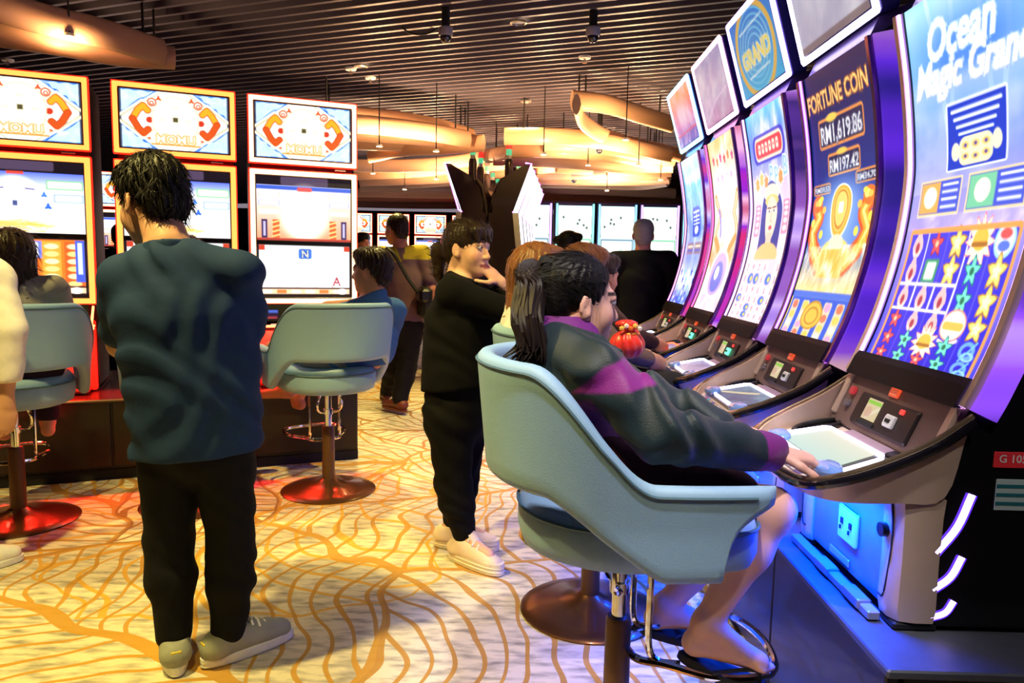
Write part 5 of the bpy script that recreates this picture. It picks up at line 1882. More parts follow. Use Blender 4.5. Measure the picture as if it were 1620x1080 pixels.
FACE_SUB = [('subell', (0, .122, -.048), (.078, .080, .112), .012), ('subell', (.088, .022, -.050), (.030, .048, .050), .008), ('subell', (-.088, .022, -.050), (.030, .048, .050), .008),
            ('subell', (0, .0, -.13), (.10, .12, .050), .01)]
SHORT = [('ell', (0, -.022, .044), (.084, .104, .088), .01), ('ell', (0, -.070, -.025), (.066, .044, .062), .03), ('ell', (0, .045, .092), (.062, .050, .034), .03)] + FACE_SUB
CROP = [('ell', (0, -.020, .036), (.0785, .099, .0865), .01), ('ell', (0, -.070, -.030), (.062, .038, .060), .03)] + FACE_SUB
PULLED = [('ell', (0, -.020, .036), (.081, .102, .090), .01), ('ell', (0, -.070, -.020), (.064, .042, .055), .03), ('ell', (.030, .062, .075), (.045, .03, .03), .03), ('ell', (-.030, .062, .075), (.045, .03, .03), .03),
          ('subell', (0, .120, -.050), (.076, .074, .112), .012), ('subell', (.090, .026, -.066), (.030, .050, .050), .008), ('subell', (-.090, .026, -.066), (.030, .050, .050), .008), ('subell', (0, .0, -.13), (.10, .12, .050), .01)]
BOB = [('ell', (0, -.022, .040), (.088, .108, .092), .01), ('cap', (.062, -.03, .02), (.070, -.02, -.17), .040, .040, .03), ('cap', (-.062, -.03, .02), (-.070, -.02, -.17), .040, .040, .03),
       ('cap', (.03, -.07, .02), (.035, -.075, -.20), .05, .045, .03), ('cap', (-.03, -.07, .02), (-.035, -.075, -.20), .05, .045, .03), ('ell', (0, .055, .085), (.06, .04, .03), .03),
       ('subell', (0, .125, -.052), (.066, .086, .130), .012)]
DOWNFLOW = lambda q: np.array([q[0] * 2, -q[1] * 1.0 - .03, -.35 - q[2]])
FRONTFLOW = lambda q: np.array([q[0] * 3, .25 + q[1], .05 - 2.5 * max(0, .06 - q[2])])
BACKFLOW = lambda q: np.array([-q[0] * 2.0, -1.0, .45 if q[2] < .05 else -.05])


def person(label, J, garments, skin=(214, 160, 132), s=1.0, fem=False, head_s=1.0, hair=None, res=.007, face=True, hands=None, group=None, belly=0.0, lips=(176, 92, 90), extra=(), hres=None):
    base = V((J['anL'][0] + J['anR'][0]) / 2, (J['anL'][1] + J['anR'][1]) / 2, min(J['toeL'][2], J['toeR'][2]) - .025)
    root = empty('person', tuple(base), 0, label, 'person', group)
    S = segments(J, s, fem, belly)
    M = frame(J['hf'], J.get('hup', (0, 0, 1)))
    P = head_prims(J['head'], M, head_s, J['nck'] + V(0, 0, .01))
    for k in ('hips', 'belly', 'chest'): P += S[k]
    for d in 'LR':
        for k in ('yoke', 'uarm', 'farm', 'thigh', 'calf', 'foot'): P += S[k + d]
        hd = (hands or {}).get(d)
        if hd: P += hand_prims(J['wr' + d], hd[0], hd[1], hd[2], s * 1.0, hd[3])
        else:
            dd = unit(J['wr' + d] - J['el' + d])
            P += hand_prims(J['wr' + d], dd, np.cross(dd, V(.3, .2, 1)), 1, s, .5)
    P += list(extra)
    v, q = solid(P, res, relax=1)
    o = add('body', v - base, q, SKIN, root, True)
    set_attr(o, 'tint', paint_skin(v, skin, J['head'], M, head_s, lips))
    if face: eyes(root, base, J['head'], M, head_s)
    for g in garments:
        gp = []
        for it in g['parts']:
            if isinstance(it[0], str) and it[0] in S:
                t0, t1 = (it[1], it[2]) if len(it) > 2 else (0, 1)
                e0 = it[3] if len(it) > 3 else .012
                e1 = it[4] if len(it) > 4 else e0
                n_ = len(S[it[0]])
                for i, pp in enumerate(S[it[0]]):
                    a, b = (t0 * n_ - i), (t1 * n_ - i)
                    a, b = max(a, 0), min(b, 1)
                    if b > a: gp.append(cut_seg(pp, a, b, e0, e1))
            else: gp.append(it)
        v, q = solid(gp, g.get('res', res * 1.1), g.get('cuts', ()), folds(*g['folds']) if g.get('folds') else None, relax=g.get('relax', 1))
        o = add(g['name'], v - base, q, g['mat'], root, True)
        if g.get('label'): o['label'] = g['label']
        if g.get('tint'): set_attr(o, 'tint', g['tint'](v))
    if hair:
        v, f = hair_solid(J['head'], M, head_s, hair['prims'], hres or res * .8, hair.get('seed', 1), hair.get('tufts'), hair.get('flow', DOWNFLOW), hair.get('amp', .003))
        o = add('hair', v - base, f, hair['mat'], root, True)
    return root, base, M


def cloth(name, rgb, rough=.85):
    return mat('cloth_' + name, rgb, rough, 0, .16, 30, bump=.35, bscale=420, spec=.15)


def shoe(root, base, an, toe, M_up, M_sole, s=1.0, name='shoe', thick=.028, floor=None):
    """closed shoe around a foot: upper, sole"""
    an, toe = np.asarray(an, float), np.asarray(toe, float)
    d = unit(V(toe[0] - an[0], toe[1] - an[1], 0))
    z0 = toe[2] - .035 if floor is None else floor
    heel = V(an[0], an[1], z0 + .04) - d * .045 * s
    tip = V(an[0], an[1], z0 + .035) + d * .175 * s
    lat = np.cross(d, V(0, 0, 1))
    P = [('ecap', heel + V(0, 0, .012), tip + V(0, 0, .004), .042 * s, .040 * s, V(0, 0, 1), .85, .03), ('cap', heel + V(0, 0, .02), V(an[0], an[1], z0 + .10) - d * .008, .040 * s, .042 * s, .03),
         ('cap', V(an[0], an[1], z0 + .085) + d * .02, tip - d * .05 + V(0, 0, .02), .040 * s, .034 * s, .03)]
    v, q = solid(P, .007, [(V(0, 0, z0 + thick * .7), V(0, 0, -1)), (V(an[0], an[1], z0 + .108), V(d[0] * -.15, d[1] * -.15, 1))])
    so = add(name, v - base, q, M_up, root, True)
    n = 26
    rows = []
    L = np.linalg.norm(tip - heel)
    for zz, k in ((0, .96), (.004, 1.0), (thick * .5, .985), (thick * .52, 1.0), (thick, 1.0), (thick + .002, .93)):
        ring = []
        for j in range(n):
            a = 2 * PI * j / n
            x = math.cos(a); y = math.sin(a)
            wd = .044 + .006 * x
            p = (heel + tip) / 2 + d * (L / 2 + .048 * s) * k * (abs(x) ** .8) * (1 if x > 0 else -1) + lat * wd * s * k * (abs(y) ** .8) * (1 if y > 0 else -1)
            ring.append(V(p[0], p[1], z0 + zz) - base)
        rows.append(ring)
    mb = MB().loft(rows, closed_u=True); mb.fan(rows[0], True); mb.fan(rows[-1])
    mb.build('sole', M_sole, so, True, 40)
    lc = MB()
    for k in range(4):
        c = V(an[0], an[1], z0 + .130 - .013 * k) + d * (.045 + .024 * k)
        lc.tube([c - lat * .030 - V(0, 0, .018) - base, c - lat * .012 - base, c + lat * .012 - base, c + lat * .030 - V(0, 0, .018) - base], .0045, 5)
    lc.build('lace', WHITEP, so)
    tg = MB().tube([V(an[0], an[1], z0 + .148) + d * .030 - base, V(an[0], an[1], z0 + .105) + d * .075 - base], [.026, .020], 10, sy=.3).build('tongue', M_up, so, True)
    if thick > .04:
        for hh in (.3, .62):
            MB().tube([p + V(0, 0, thick * (hh - .5)) for p in rows[2]], .0035, 6, closed=True).build('sole_ridge', M_sole, so, True)
    return so


def stand_joints(x, y, yaw, h=1.68, fem=False):
    """a generic upright figure; yaw = heading in degrees, 0 = +x"""
    s = h / 1.70
    f = V(math.cos(R(yaw)), math.sin(R(yaw)), 0); l = V(-f[1], f[0], 0)
    g = V(x, y, 0)
    q = lambda a, b, z: g + f * a * s + l * b * s + V(0, 0, z * s)
    sw, hw = (.165, .095) if fem else (.190, .088)
    J = dict(fwd=f, pel=q(0, 0, .93), chs=q(.0, 0, 1.22), nck=q(-.015, 0, 1.42), head=q(.015, 0, 1.575), hf=f.copy(),
             shL=q(-.01, sw, 1.365), shR=q(-.01, -sw, 1.365), elL=q(-.02, sw + .045, 1.08), elR=q(-.02, -sw - .045, 1.08), wrL=q(.06, sw + .04, .85), wrR=q(.06, -sw - .04, .85),
             hipL=q(0, hw, .88), hipR=q(0, -hw, .88), knL=q(.02, hw, .49), knR=q(.02, -hw, .49), anL=q(-.02, hw, .085), anR=q(-.02, -hw, .085), toeL=q(.13, hw + .02, .035), toeR=q(.13, -hw - .02, .035))
    return J, s


def sit_joints(x, y, yaw, seat=.70, h=1.62, fem=True, foot=.32):
    s = h / 1.70
    f = V(math.cos(R(yaw)), math.sin(R(yaw)), 0); l = V(-f[1], f[0], 0)
    g = V(x, y, seat)
    q = lambda a, b, z: g + f * a * s + l * b * s + V(0, 0, z * s)
    sw, hw = (.160, .095) if fem else (.188, .09)
    J = dict(fwd=f, pel=q(-.10, 0, .10), chs=q(-.13, 0, .38), nck=q(-.11, 0, .575), head=q(-.075, 0, .725), hf=f.copy(),
             shL=q(-.12, sw, .52), shR=q(-.12, -sw, .52), elL=q(.03, sw + .04, .27), elR=q(.03, -sw - .04, .27), wrL=q(.22, sw - .04, .20), wrR=q(.22, -sw + .04, .20),
             hipL=q(-.08, hw, .085), hipR=q(-.08, -hw, .085), knL=q(.34, hw + .02, .06), knR=q(.34, -hw - .02, .06))
    for d, sg in (('L', 1), ('R', -1)):
        a = g + f * .30 * s + l * sg * .10 * s
        J['an' + d] = V(a[0], a[1], foot + .09)
        t = a + f * .13
        J['toe' + d] = V(t[0], t[1], foot + .03)
    return J, s


UP1 = ['hips', 'belly', 'chest', 'yokeL', 'yokeR']


def shirt(name, m, sleeve='short', e=.016, hem=None, fold=(.0035, 14, 1), nk=None, extra=(), **kw):
    parts = [(k, 0, 1, e) for k in UP1]
    t = .72 if sleeve == 'short' else 1.0
    for d in 'LR':
        parts.append(('uarm' + d, 0, t, e + .004, e + .010 if sleeve == 'short' else e))
        if sleeve == 'long': parts.append(('farm' + d, 0, .96, e - .002, e - .002))
    g = dict(name=name, mat=m, parts=parts + list(extra), folds=fold)
    cuts = []
    if hem is not None: cuts.append((V(0, 0, hem), V(0, 0, -1)))
    if nk is not None: cuts.append(nk)
    g['cuts'] = cuts
    g.update(kw)
    return g


def trousers(name, m, e=.014, waist=None, fold=(.004, 16, 5), to=.95, **kw):
    parts = [('hips', 0, 1, e)]
    for d in 'LR':
        parts += [('thigh' + d, 0, 1, e), ('calf' + d, 0, to, e, e + .004)]
    g = dict(name=name, mat=m, parts=parts, folds=fold, cuts=[(V(0, 0, waist), V(0, 0, 1))] if waist else [])
    g.update(kw)
    return g


# ------------------------------------------------------------------ 1 the man in the navy T-shirt, seen from behind
def man_navy():
    Y = 2.21
    f = unit(V(-.28, .96, 0))
    J = dict(fwd=f, pel=at(312, 668, Y), chs=at(290, 500, Y), nck=at(266, 392, Y - .01), head=at(240, 318, Y + .05), hf=unit(V(-.80, .52, -.30)),
             shL=at(202, 440, Y - .02), shR=at(376, 436, Y + .03), elL=at(192, 545, Y + .08), elR=at(392, 532, Y + .13), wrL=at(285, 545, Y + .26), wrR=at(300, 520, Y + .28),
             hipL=at(268, 700, Y), hipR=at(352, 700, Y), knL=at(268, 862, Y + .01), knR=at(366, 868, Y + .03), anL=at(276, 1004, Y - .02), anR=at(362, 1010, Y + .02))
    for d, v in (('L', V(-.07, .13, 0)), ('R', V(.10, .10, 0))):
        J['an' + d][2] = .09
        J['toe' + d] = J['an' + d] + v; J['toe' + d][2] = .04
    navy = cloth('navy', (36, 58, 98), .8)
    jean = cloth('black_denim', (20, 20, 25), .85)
    hem = at(312, 690, Y)[2]
    nk = (J['nck'] + V(0, 0, .020), V(-.12, .10, 1))
    g = [shirt('t_shirt', navy, e=.017, fold=(.0065, 14, 3, (.6, .1, .9)), cuts=[(V(0, 0, hem), V(.05, 0, -1)), nk],
               extra=[('ecap', at(310, 590, Y), at(314, 720, Y), .172, .190, f, .72, .05), ('ecap', at(290, 520, Y), at(305, 600, Y), .178, .176, f, .68, .05)], res=.0065),
         dict(name='collar', mat=navy, parts=[('cap', J['nck'] + V(.0, 0, -.006), J['nck'] + V(.0, 0, .004), .074, .070, .01)], res=.006,
              cuts=[(J['nck'] + V(0, 0, .018), V(-.12, .10, 1))]),
         trousers('jeans', jean, .015, waist=hem + .015, fold=(.0042, 17, 8, (.5, .4, .8)), res=.007)]
    root, base, M = person('man with back turned in navy T-shirt and black jeans, arms folded', J, g, (216, 164, 138), 1.0, head_s=1.10, belly=.012, res=.0065,
                           hair=dict(prims=SHORT, mat=HAIRK, tufts=(1500, .034, .0022), flow=DOWNFLOW, seed=4, amp=.0035))
    up = mat('shoe_grey', (150, 152, 142), .7, 0, .2)
    for d in 'LR':
        s_ = shoe(root, base, J['an' + d], J['toe' + d], up, WHITEP, 1.0, 'sneaker', .03, 0.004)
        dd = unit(V(*(J['toe' + d] - J['an' + d])[:2], 0))
        bk = V(J['an' + d][0], J['an' + d][1], .075) - dd * .083 - base
        lt = np.cross(dd, V(0, 0, 1))
        MB().box(bk, (.03, .008, .022), np.stack([lt, -dd, V(0, 0, 1)], 1), .002).build('heel_tab', mat('tab_yellow', (232, 208, 60), .6), s_)


man_navy()


# ------------------------------------------------------------------ 2 the woman in black, leaning on a chair back
def woman_black():
    Y = 3.10
    f = unit(V(.86, -.34, 0))
    J = dict(fwd=f, pel=at(722, 640, Y), chs=at(738, 508, Y), nck=at(728, 436, Y + .01), head=at(740, 392, Y - .01), hf=unit(V(.86, -.50, -.06)),
             shR=at(716, 462, Y - .14), shL=at(756, 462, Y + .15), elR=at(805, 492, Y - .13), elL=at(808, 487, Y + .03), wrR=at(800, 478, Y + .08), wrL=at(792, 446, Y - .02),
             hipR=at(712, 660, Y - .07), hipL=at(738, 660, Y + .08), knR=at(718, 770, Y - .06), knL=at(728, 768, Y + .09), anR=at(735, 866, Y - .07), anL=at(716, 845, Y + .10))
    J['anR'][2] = .12; J['anL'][2] = .12
    J['toeR'] = J['anR'] + V(.11, -.09, 0); J['toeR'][2] = .07
    J['toeL'] = J['anL'] + V(.13, -.02, 0); J['toeL'][2] = .07
    bk = cloth('black_knit', (10, 10, 13), .95)
    bt = cloth('black_trouser', (10, 9, 12), .85)
    hem = at(725, 598, Y)[2]
    g = [shirt('jumper', bk, 'long', e=.020, fold=(.004, 12, 6), cuts=[(V(0, 0, hem), V(.12, 0, -1)), (J['nck'] + V(0, 0, .015), V(.35, -.1, 1))],
               extra=[('ecap', at(724, 520, Y), at(724, 606, Y), .172, .186, f, .80, .05)], res=.0085),
         trousers('trousers', bt, .020, waist=hem + .03, fold=(.0045, 16, 3), to=.90, res=.009,
                  parts=[('hips', 0, 1, .028), ('thighL', 0, 1, .024, .026), ('thighR', 0, 1, .024, .026), ('calfL', 0, .92, .026, .016), ('calfR', 0, .92, .026, .016)])]
    ponyt = [('cap', (0, -.10, .030), (0, -.150, -.03), .026, .036, .02), ('cap', (0, -.150, -.03), (0, -.150, -.12), .036, .022, .02), ('cap', (0, -.150, -.12), (0, -.135, -.17), .022, .006, .02)]
    bang = [('cap', (.045, .070, .070), (.05, .088, .030), .018, .006, .01), ('cap', (.018, .080, .075), (.02, .102, .032), .018, .006, .01), ('cap', (-.012, .080, .075), (-.012, .102, .034), .018, .006, .01), ('cap', (-.04, .072, .070), (-.045, .090, .032), .018, .006, .01)]
    root, base, M = person('woman in black jumper and trousers leaning on a chair, chin on hand', J, g, (226, 176, 156), .93, True, head_s=.98, res=.006,
                           hair=dict(prims=PULLED + bang + ponyt, mat=HAIRB, tufts=(900, .05, .0014, .001), flow=BACKFLOW, seed=9, amp=.002), belly=.02,
                           hands=dict(L=(unit(V(-.75, -.15, .65)), V(.5, -.5, .6), -1, .55), R=(unit(V(.1, .95, .05)), V(0, 0, 1), 1, .5)))
    W = lambda x, y, z: J['head'] + .98 * (x * M[0] + y * M[1] + z * M[2]) - base
    MB().tube([W(.03 * math.cos(a), -.118, .022 + .03 * math.sin(a)) for a in np.linspace(0, 6.28, 17)[:-1]], .008, 6, closed=True).build('hair_band', mat('band_pink', (206, 110, 190), .5), root, True)
    MB().lathe([(.001, -.004), (.004, 0), (.001, .004)], W(.082, -.006, -.042), 8).build('earring', CHROME, root, True)
    pk = mat('shoe_cream', (232, 208, 190), .6)
    ck = mat('sole_cream', (236, 222, 200), .6)
    for d in 'LR':
        shoe(root, base, J['an' + d], J['toe' + d], pk, ck, .98, 'platform_sneaker', .052, 0.003)


woman_black()


# ------------------------------------------------------------------ 3 the seated woman in the green and purple jacket
def in_poly(x, z, poly):
    c = np.zeros(len(x), bool)
    n = len(poly)
    for i in range(n):
        (x0, z0), (x1, z1) = poly[i], poly[(i + 1) % n]
        cond = ((z0 > z) != (z1 > z)) & (x < (x1 - x0) * (z - z0) / (z1 - z0 + 1e-9) + x0)
        c ^= cond
    return c


def soft_poly(x, z, poly, w=.006):
    """1 inside, 0 outside, with a narrow seam"""
    d = np.full(len(x), 9.0)
    n = len(poly)
    for i in range(n):
        (x0, z0), (x1, z1) = poly[i], poly[(i + 1) % n]
        t = np.clip(((x - x0) * (x1 - x0) + (z - z0) * (z1 - z0)) / ((x1 - x0) ** 2 + (z1 - z0) ** 2 + 1e-12), 0, 1)
        d = np.minimum(d, np.hypot(x - x0 - t * (x1 - x0), z - z0 - t * (z1 - z0)))
    d = np.where(in_poly(x, z, poly), d, -d)
    return np.clip(.5 + d / w, 0, 1)


def woman_jacket():
    f = unit(V(.98, .10, 0))
    J = dict(fwd=f, pel=V(.20, 1.84, .80), chs=V(.13, 1.86, 1.00), nck=at(888, 536, 1.86), head=at(915, 476, 1.87), hf=unit(V(.95, .28, -.09)),
             shR=at(946, 592, 1.70), shL=at(900, 578, 2.02), elR=at(1052, 688, 1.60), elL=V(.42, 2.12, .92), wrR=at(1222, 716, 1.72), wrL=V(.60, 2.00, .86),
             hipR=V(.24, 1.75, .785), hipL=V(.24, 1.93, .785), knR=at(1222, 806, 1.735), knL=at(1200, 800, 1.95), anR=at(1118, 985, 1.73), anL=at(1052, 958, 1.98))
    J['toeR'] = at(1200, 1046, 1.69)
    J['toeL'] = at(1118, 984, 1.98)
    green = attr_mat('jacket_cloth', .55, 0, .3, 320, .1, .35)
    DG, PU = lin((8, 33, 46)), lin((126, 28, 134))
    toes = []
    for d in 'LR':
        dd = unit(J['toe' + d] - J['an' + d] + V(0, 0, .02)); lt = unit(np.cross(dd, V(0, 0, 1))) * (1 if d == 'R' else -1)
        for k in range(5):
            a = J['toe' + d] + lt * (.024 - .012 * k) * -1 + V(0, 0, -.006)
            toes.append(('cap', a, a + dd * (.036 - .005 * k), .0105 - .001 * k, .009 - .001 * k, .004))
    GP = [tuple(at(x, y, 1.66)[[0, 2]]) for x, y in ((905, 622), (952, 578), (985, 566), (1012, 576), (1034, 602), (990, 612), (938, 618))]
    GQ = [tuple(at(x, y, 1.68)[[0, 2]]) for x, y in ((905, 632), (932, 628), (962, 668), (1010, 712), (1040, 745), (930, 745))]

    def tint(v):
        c = np.tile(DG, (len(v), 1))
        near = v[:, 1] < 1.80
        for poly, col in ((GQ, PU * .75), (GP, PU)):
            k = (soft_poly(v[:, 0], v[:, 2], poly) * near)[:, None]
            c = c * (1 - k) + col * k
        t = (v - J['wrR']) @ unit(J['elR'] - J['wrR'])
        dd = np.linalg.norm(v - J['wrR'], axis=1)
        c[(t < .062) & (dd < .14)] = PU * .85
        return c
    nk = J['nck']
    g = [shirt('jacket', green, 'long', e=.024, fold=(.0085, 17, 12, (.8, .2, .5)), cuts=[(V(0, 0, .70), V(0, 0, -1)), (nk + V(.0, 0, .040), V(.30, .10, 1))],
               extra=[('cap', J['shR'], J['elR'], .066, .060, .02), ('cap', J['elR'], J['wrR'] * .85 + J['elR'] * .15, .060, .046, .02),
                      ('cap', J['wrR'] * .80 + J['elR'] * .20, J['wrR'] * .98 + J['elR'] * .02, .046, .040, .01)], res=.006, tint=tint),
         dict(name='shorts', mat=cloth('maroon', (58, 20, 34), .8), parts=[('hips', 0, 1, .02), ('thighL', 0, .74, .02), ('thighR', 0, .74, .02)], res=.008, folds=(.003, 14, 2), cuts=[(V(0, 0, .90), V(0, 0, 1))])]
    hp = [p for p in PULLED if not (p[0] == 'ell' and p[1][1] > .05)] + [('subell', (0, .112, .002), (.125, .080, .074), .016)]
    root, base, M = person('seated woman in dark green and purple jacket with long ponytail, flip-flops', J, g, (230, 178, 164), .95, True, head_s=1.0, res=.0055, hres=.004,
                           extra=toes, hair=dict(prims=hp, mat=HAIRK, tufts=(1000, .05, .0012, .0008), flow=BACKFLOW, seed=3, amp=.0016), lips=(190, 96, 104),
                           hands=dict(R=(unit(V(.95, .18, -.16)), V(.1, -.12, 1), 1, .38), L=(unit(V(.9, -.1, -.2)), V(0, 0, 1), -1, .4)))
    Wd = lambda x, y, z: J['head'] + (x * M[0] + y * M[1] + z * M[2])
    # stand-up collar
    rows = []
    cx_, cy_ = unit(V(.96, .28, 0)), unit(V(-.28, .96, 0))
    for r_, h_ in ((.104, -.034), (.094, .0), (.080, .044), (.075, .064), (.069, .060), (.068, .0)):
        rows.append([nk + cx_ * r_ * (1.02 * math.cos(a)) + cy_ * r_ * math.sin(a) + V(.016 * math.cos(a), 0, h_ - (.055 if h_ > .02 else .03) * max(0, math.cos(a)) ** 1.5) + V(.012, 0, 0) - base for a in np.linspace(0, 2 * PI, 41)[:-1]])
    MB().loft(rows, closed_u=True).build('collar', mat('collar_purple', (122, 40, 140), .6, 0, .15, 40), root, True)
    # scrunchie
    c0 = Wd(0, -.102, .062)
    ax = unit(Wd(0, -.16, .06) - Wd(0, -.08, .05))
    u = unit(np.cross(ax, V(0, 0, 1))); w_ = np.cross(u, ax)
    rr = np.random.default_rng(2)
    ringp = [c0 + (u * math.cos(a) + w_ * math.sin(a)) * (.027 + .003 * math.sin(a * 7)) - base for a in np.linspace(0, 2 * PI, 37)[:-1]]
    MB().tube(ringp, [.016 + .004 * math.sin(i * 2.1) for i in range(36)], 8, closed=True).build('scrunchie', mat('black_velvet', (12, 11, 14), .9, 0, .3, 60), root, True)
    # ponytail: a bundle of locks falling behind the shoulder
    tl = MB()
    spine = [Wd(0, -.10, .062), Wd(0, -.150, .068), at(840, 452, 1.82), at(834, 500, 1.76), at(842, 548, 1.74)]
    for k in range(120):
        a, r0 = rr.uniform(0, 6.28), math.sqrt(rr.uniform(0, 1))
        off = np.array([math.cos(a), math.sin(a)]) * r0
        L = rr.uniform(.82, 1.1)
        pts = []
        for j, p in enumerate(spine):
            wd = (.012, .022, .032, .036, .030)[j]
            wob = rr.normal(0, .004, 3) if j > 1 else 0
            q_ = p + V(1, 0, 0) * off[0] * wd + V(0, 1, .0) * off[1] * wd + (w_ * off[1] * wd if j < 2 else 0) + wob
            pts.append(q_)
        end = pts[-1] + V(rr.normal(-.012, .014), rr.normal(0, .012), -.035 * L)
        pts = smooth_path(pts + [end], 20)
        n_ = len(pts)
        tl.tube(pts - base, [(.0058 if i < n_ * .7 else .0058 * max(.12, (1 - (i / n_ - .7) / .3))) for i in range(n_)], 5)
    tl.build('ponytail', hair_mat('ponytail_hair', (30, 20, 20), .5), root, True)
    for d in 'LR':
        an, toe = J['an' + d], J['toe' + d]
        dd = unit(toe - an + V(0, 0, .10)); dd = unit(V(toe[0] - an[0], toe[1] - an[1], (toe[2] - an[2]) * .45))
        lt = unit(np.cross(dd, V(0, 0, 1))); upv = np.cross(lt, dd)
        c0 = V(an[0], an[1], toe[2] + .012) - V(0, 0, .048)
        rows = []
        for h_, k_ in ((-.012, .96), (-.008, 1), (.008, 1), (.011, .97)):
            ring = []
            for j in range(28):
                a = 2 * PI * j / 28
                x, y = math.cos(a), math.sin(a)
                ring.append(c0 + dd * (.055 + .125 * x * k_) + lt * (.040 + .008 * x) * y * k_ + upv * h_ - base)
            rows.append(ring)
        mb = MB().loft(rows, closed_u=True); mb.fan(rows[0], True); mb.fan(rows[-1])
        so = mb.build('flip_flop', BLACKM, root, True, 40)
        st = MB()
        tp_ = c0 + dd * .135 + upv * .012 - base
        for sg in (-1, 1):
            st.tube(smooth_path([tp_, c0 + dd * .11 + lt * sg * .018 + upv * .052 - base, c0 + dd * .02 + lt * sg * .040 + upv * .012 - base], 10), .005, 6)
        st.build('strap', BLACKM, so, True)


woman_jacket()


# ------------------------------------------------------------------ 4 the man in the blue polo, seated at the amber machine
def man_blue():
    yaw = 122
    f = V(math.cos(R(yaw)), math.sin(R(yaw)), 0)
    x, y = -1.02, 4.02
    J, s = sit_joints(x, y, yaw, .70, 1.66, False, .50)
    J.update(nck=at(592, 470, 4.02), head=at(587, 428, 4.03), hf=unit(V(-.95, .22, -.04)), shL=at(520, 492, 4.06), shR=at(622, 492, 4.10),
             elL=at(505, 560, 4.16), wrL=at(440, 545, 4.22), elR=at(602, 575, 4.34), wrR=at(560, 560, 4.40), knL=at(432, 556, 4.30), anL=at(452, 618, 4.36), knR=at(500, 590, 4.5), anR=at(470, 628, 4.5))
    J['chs'] = at(578, 540, 4.04)
    J['toeL'] = at(412, 624, 4.33); J['toeR'] = at(450, 640, 4.55)
    bl = cloth('blue_polo', (58, 96, 160), .8)
    g = [shirt('polo_shirt', bl, e=.018, fold=(.004, 12, 2), cuts=[(V(0, 0, .72), V(0, 0, -1)), (J['nck'] + V(0, 0, .015), V(-.3, .2, 1))]),
         dict(name='collar', mat=bl, res=.007, parts=[('ecap', J['nck'] - V(0, 0, .02), J['nck'] + V(0, 0, .022), .080, .072, V(0, 1, 0), .95, .01)], cuts=[(J['nck'] + V(0, 0, .026), V(-.4, .1, 1))]),
         dict(name='shorts', mat=cloth('grey_short', (120, 122, 134), .85), parts=[('hips', 0, 1, .02), ('thighL', 0, .85, .02), ('thighR', 0, .85, .02)], cuts=[(V(0, 0, .88), V(0, 0, 1))])]
    root, base, M = person('seated man in blue polo with wristwatch, looking left at the machine', J, g, (206, 142, 110), .98, False, head_s=1.02, res=.0075,
                           hair=dict(prims=SHORT, mat=HAIRB, tufts=(700, .03, .002), seed=6),
                           hands=dict(L=(unit(J['knL'] - J['wrL'] + V(-.05, 0, .03)), V(-.2, -.6, .7), -1, .5)))
    d = unit(J['wrL'] - J['elL']); u = unit(np.cross(d, V(0, 0, 1))); w_ = np.cross(u, d)
    c0 = J['wrL'] - d * .018 - base
    wt = MB().tube([c0 + (u * math.cos(a) + w_ * math.sin(a)) * .031 for a in np.linspace(0, 6.28, 21)[:-1]], .007, 6, closed=True).build('wristwatch', CHROME, root, True)
    MB().box(c0 - u * .034, (.012, .03, .03), np.stack([u, d, w_], 1), .004).build('watch_face', BLACK, wt)


man_blue()


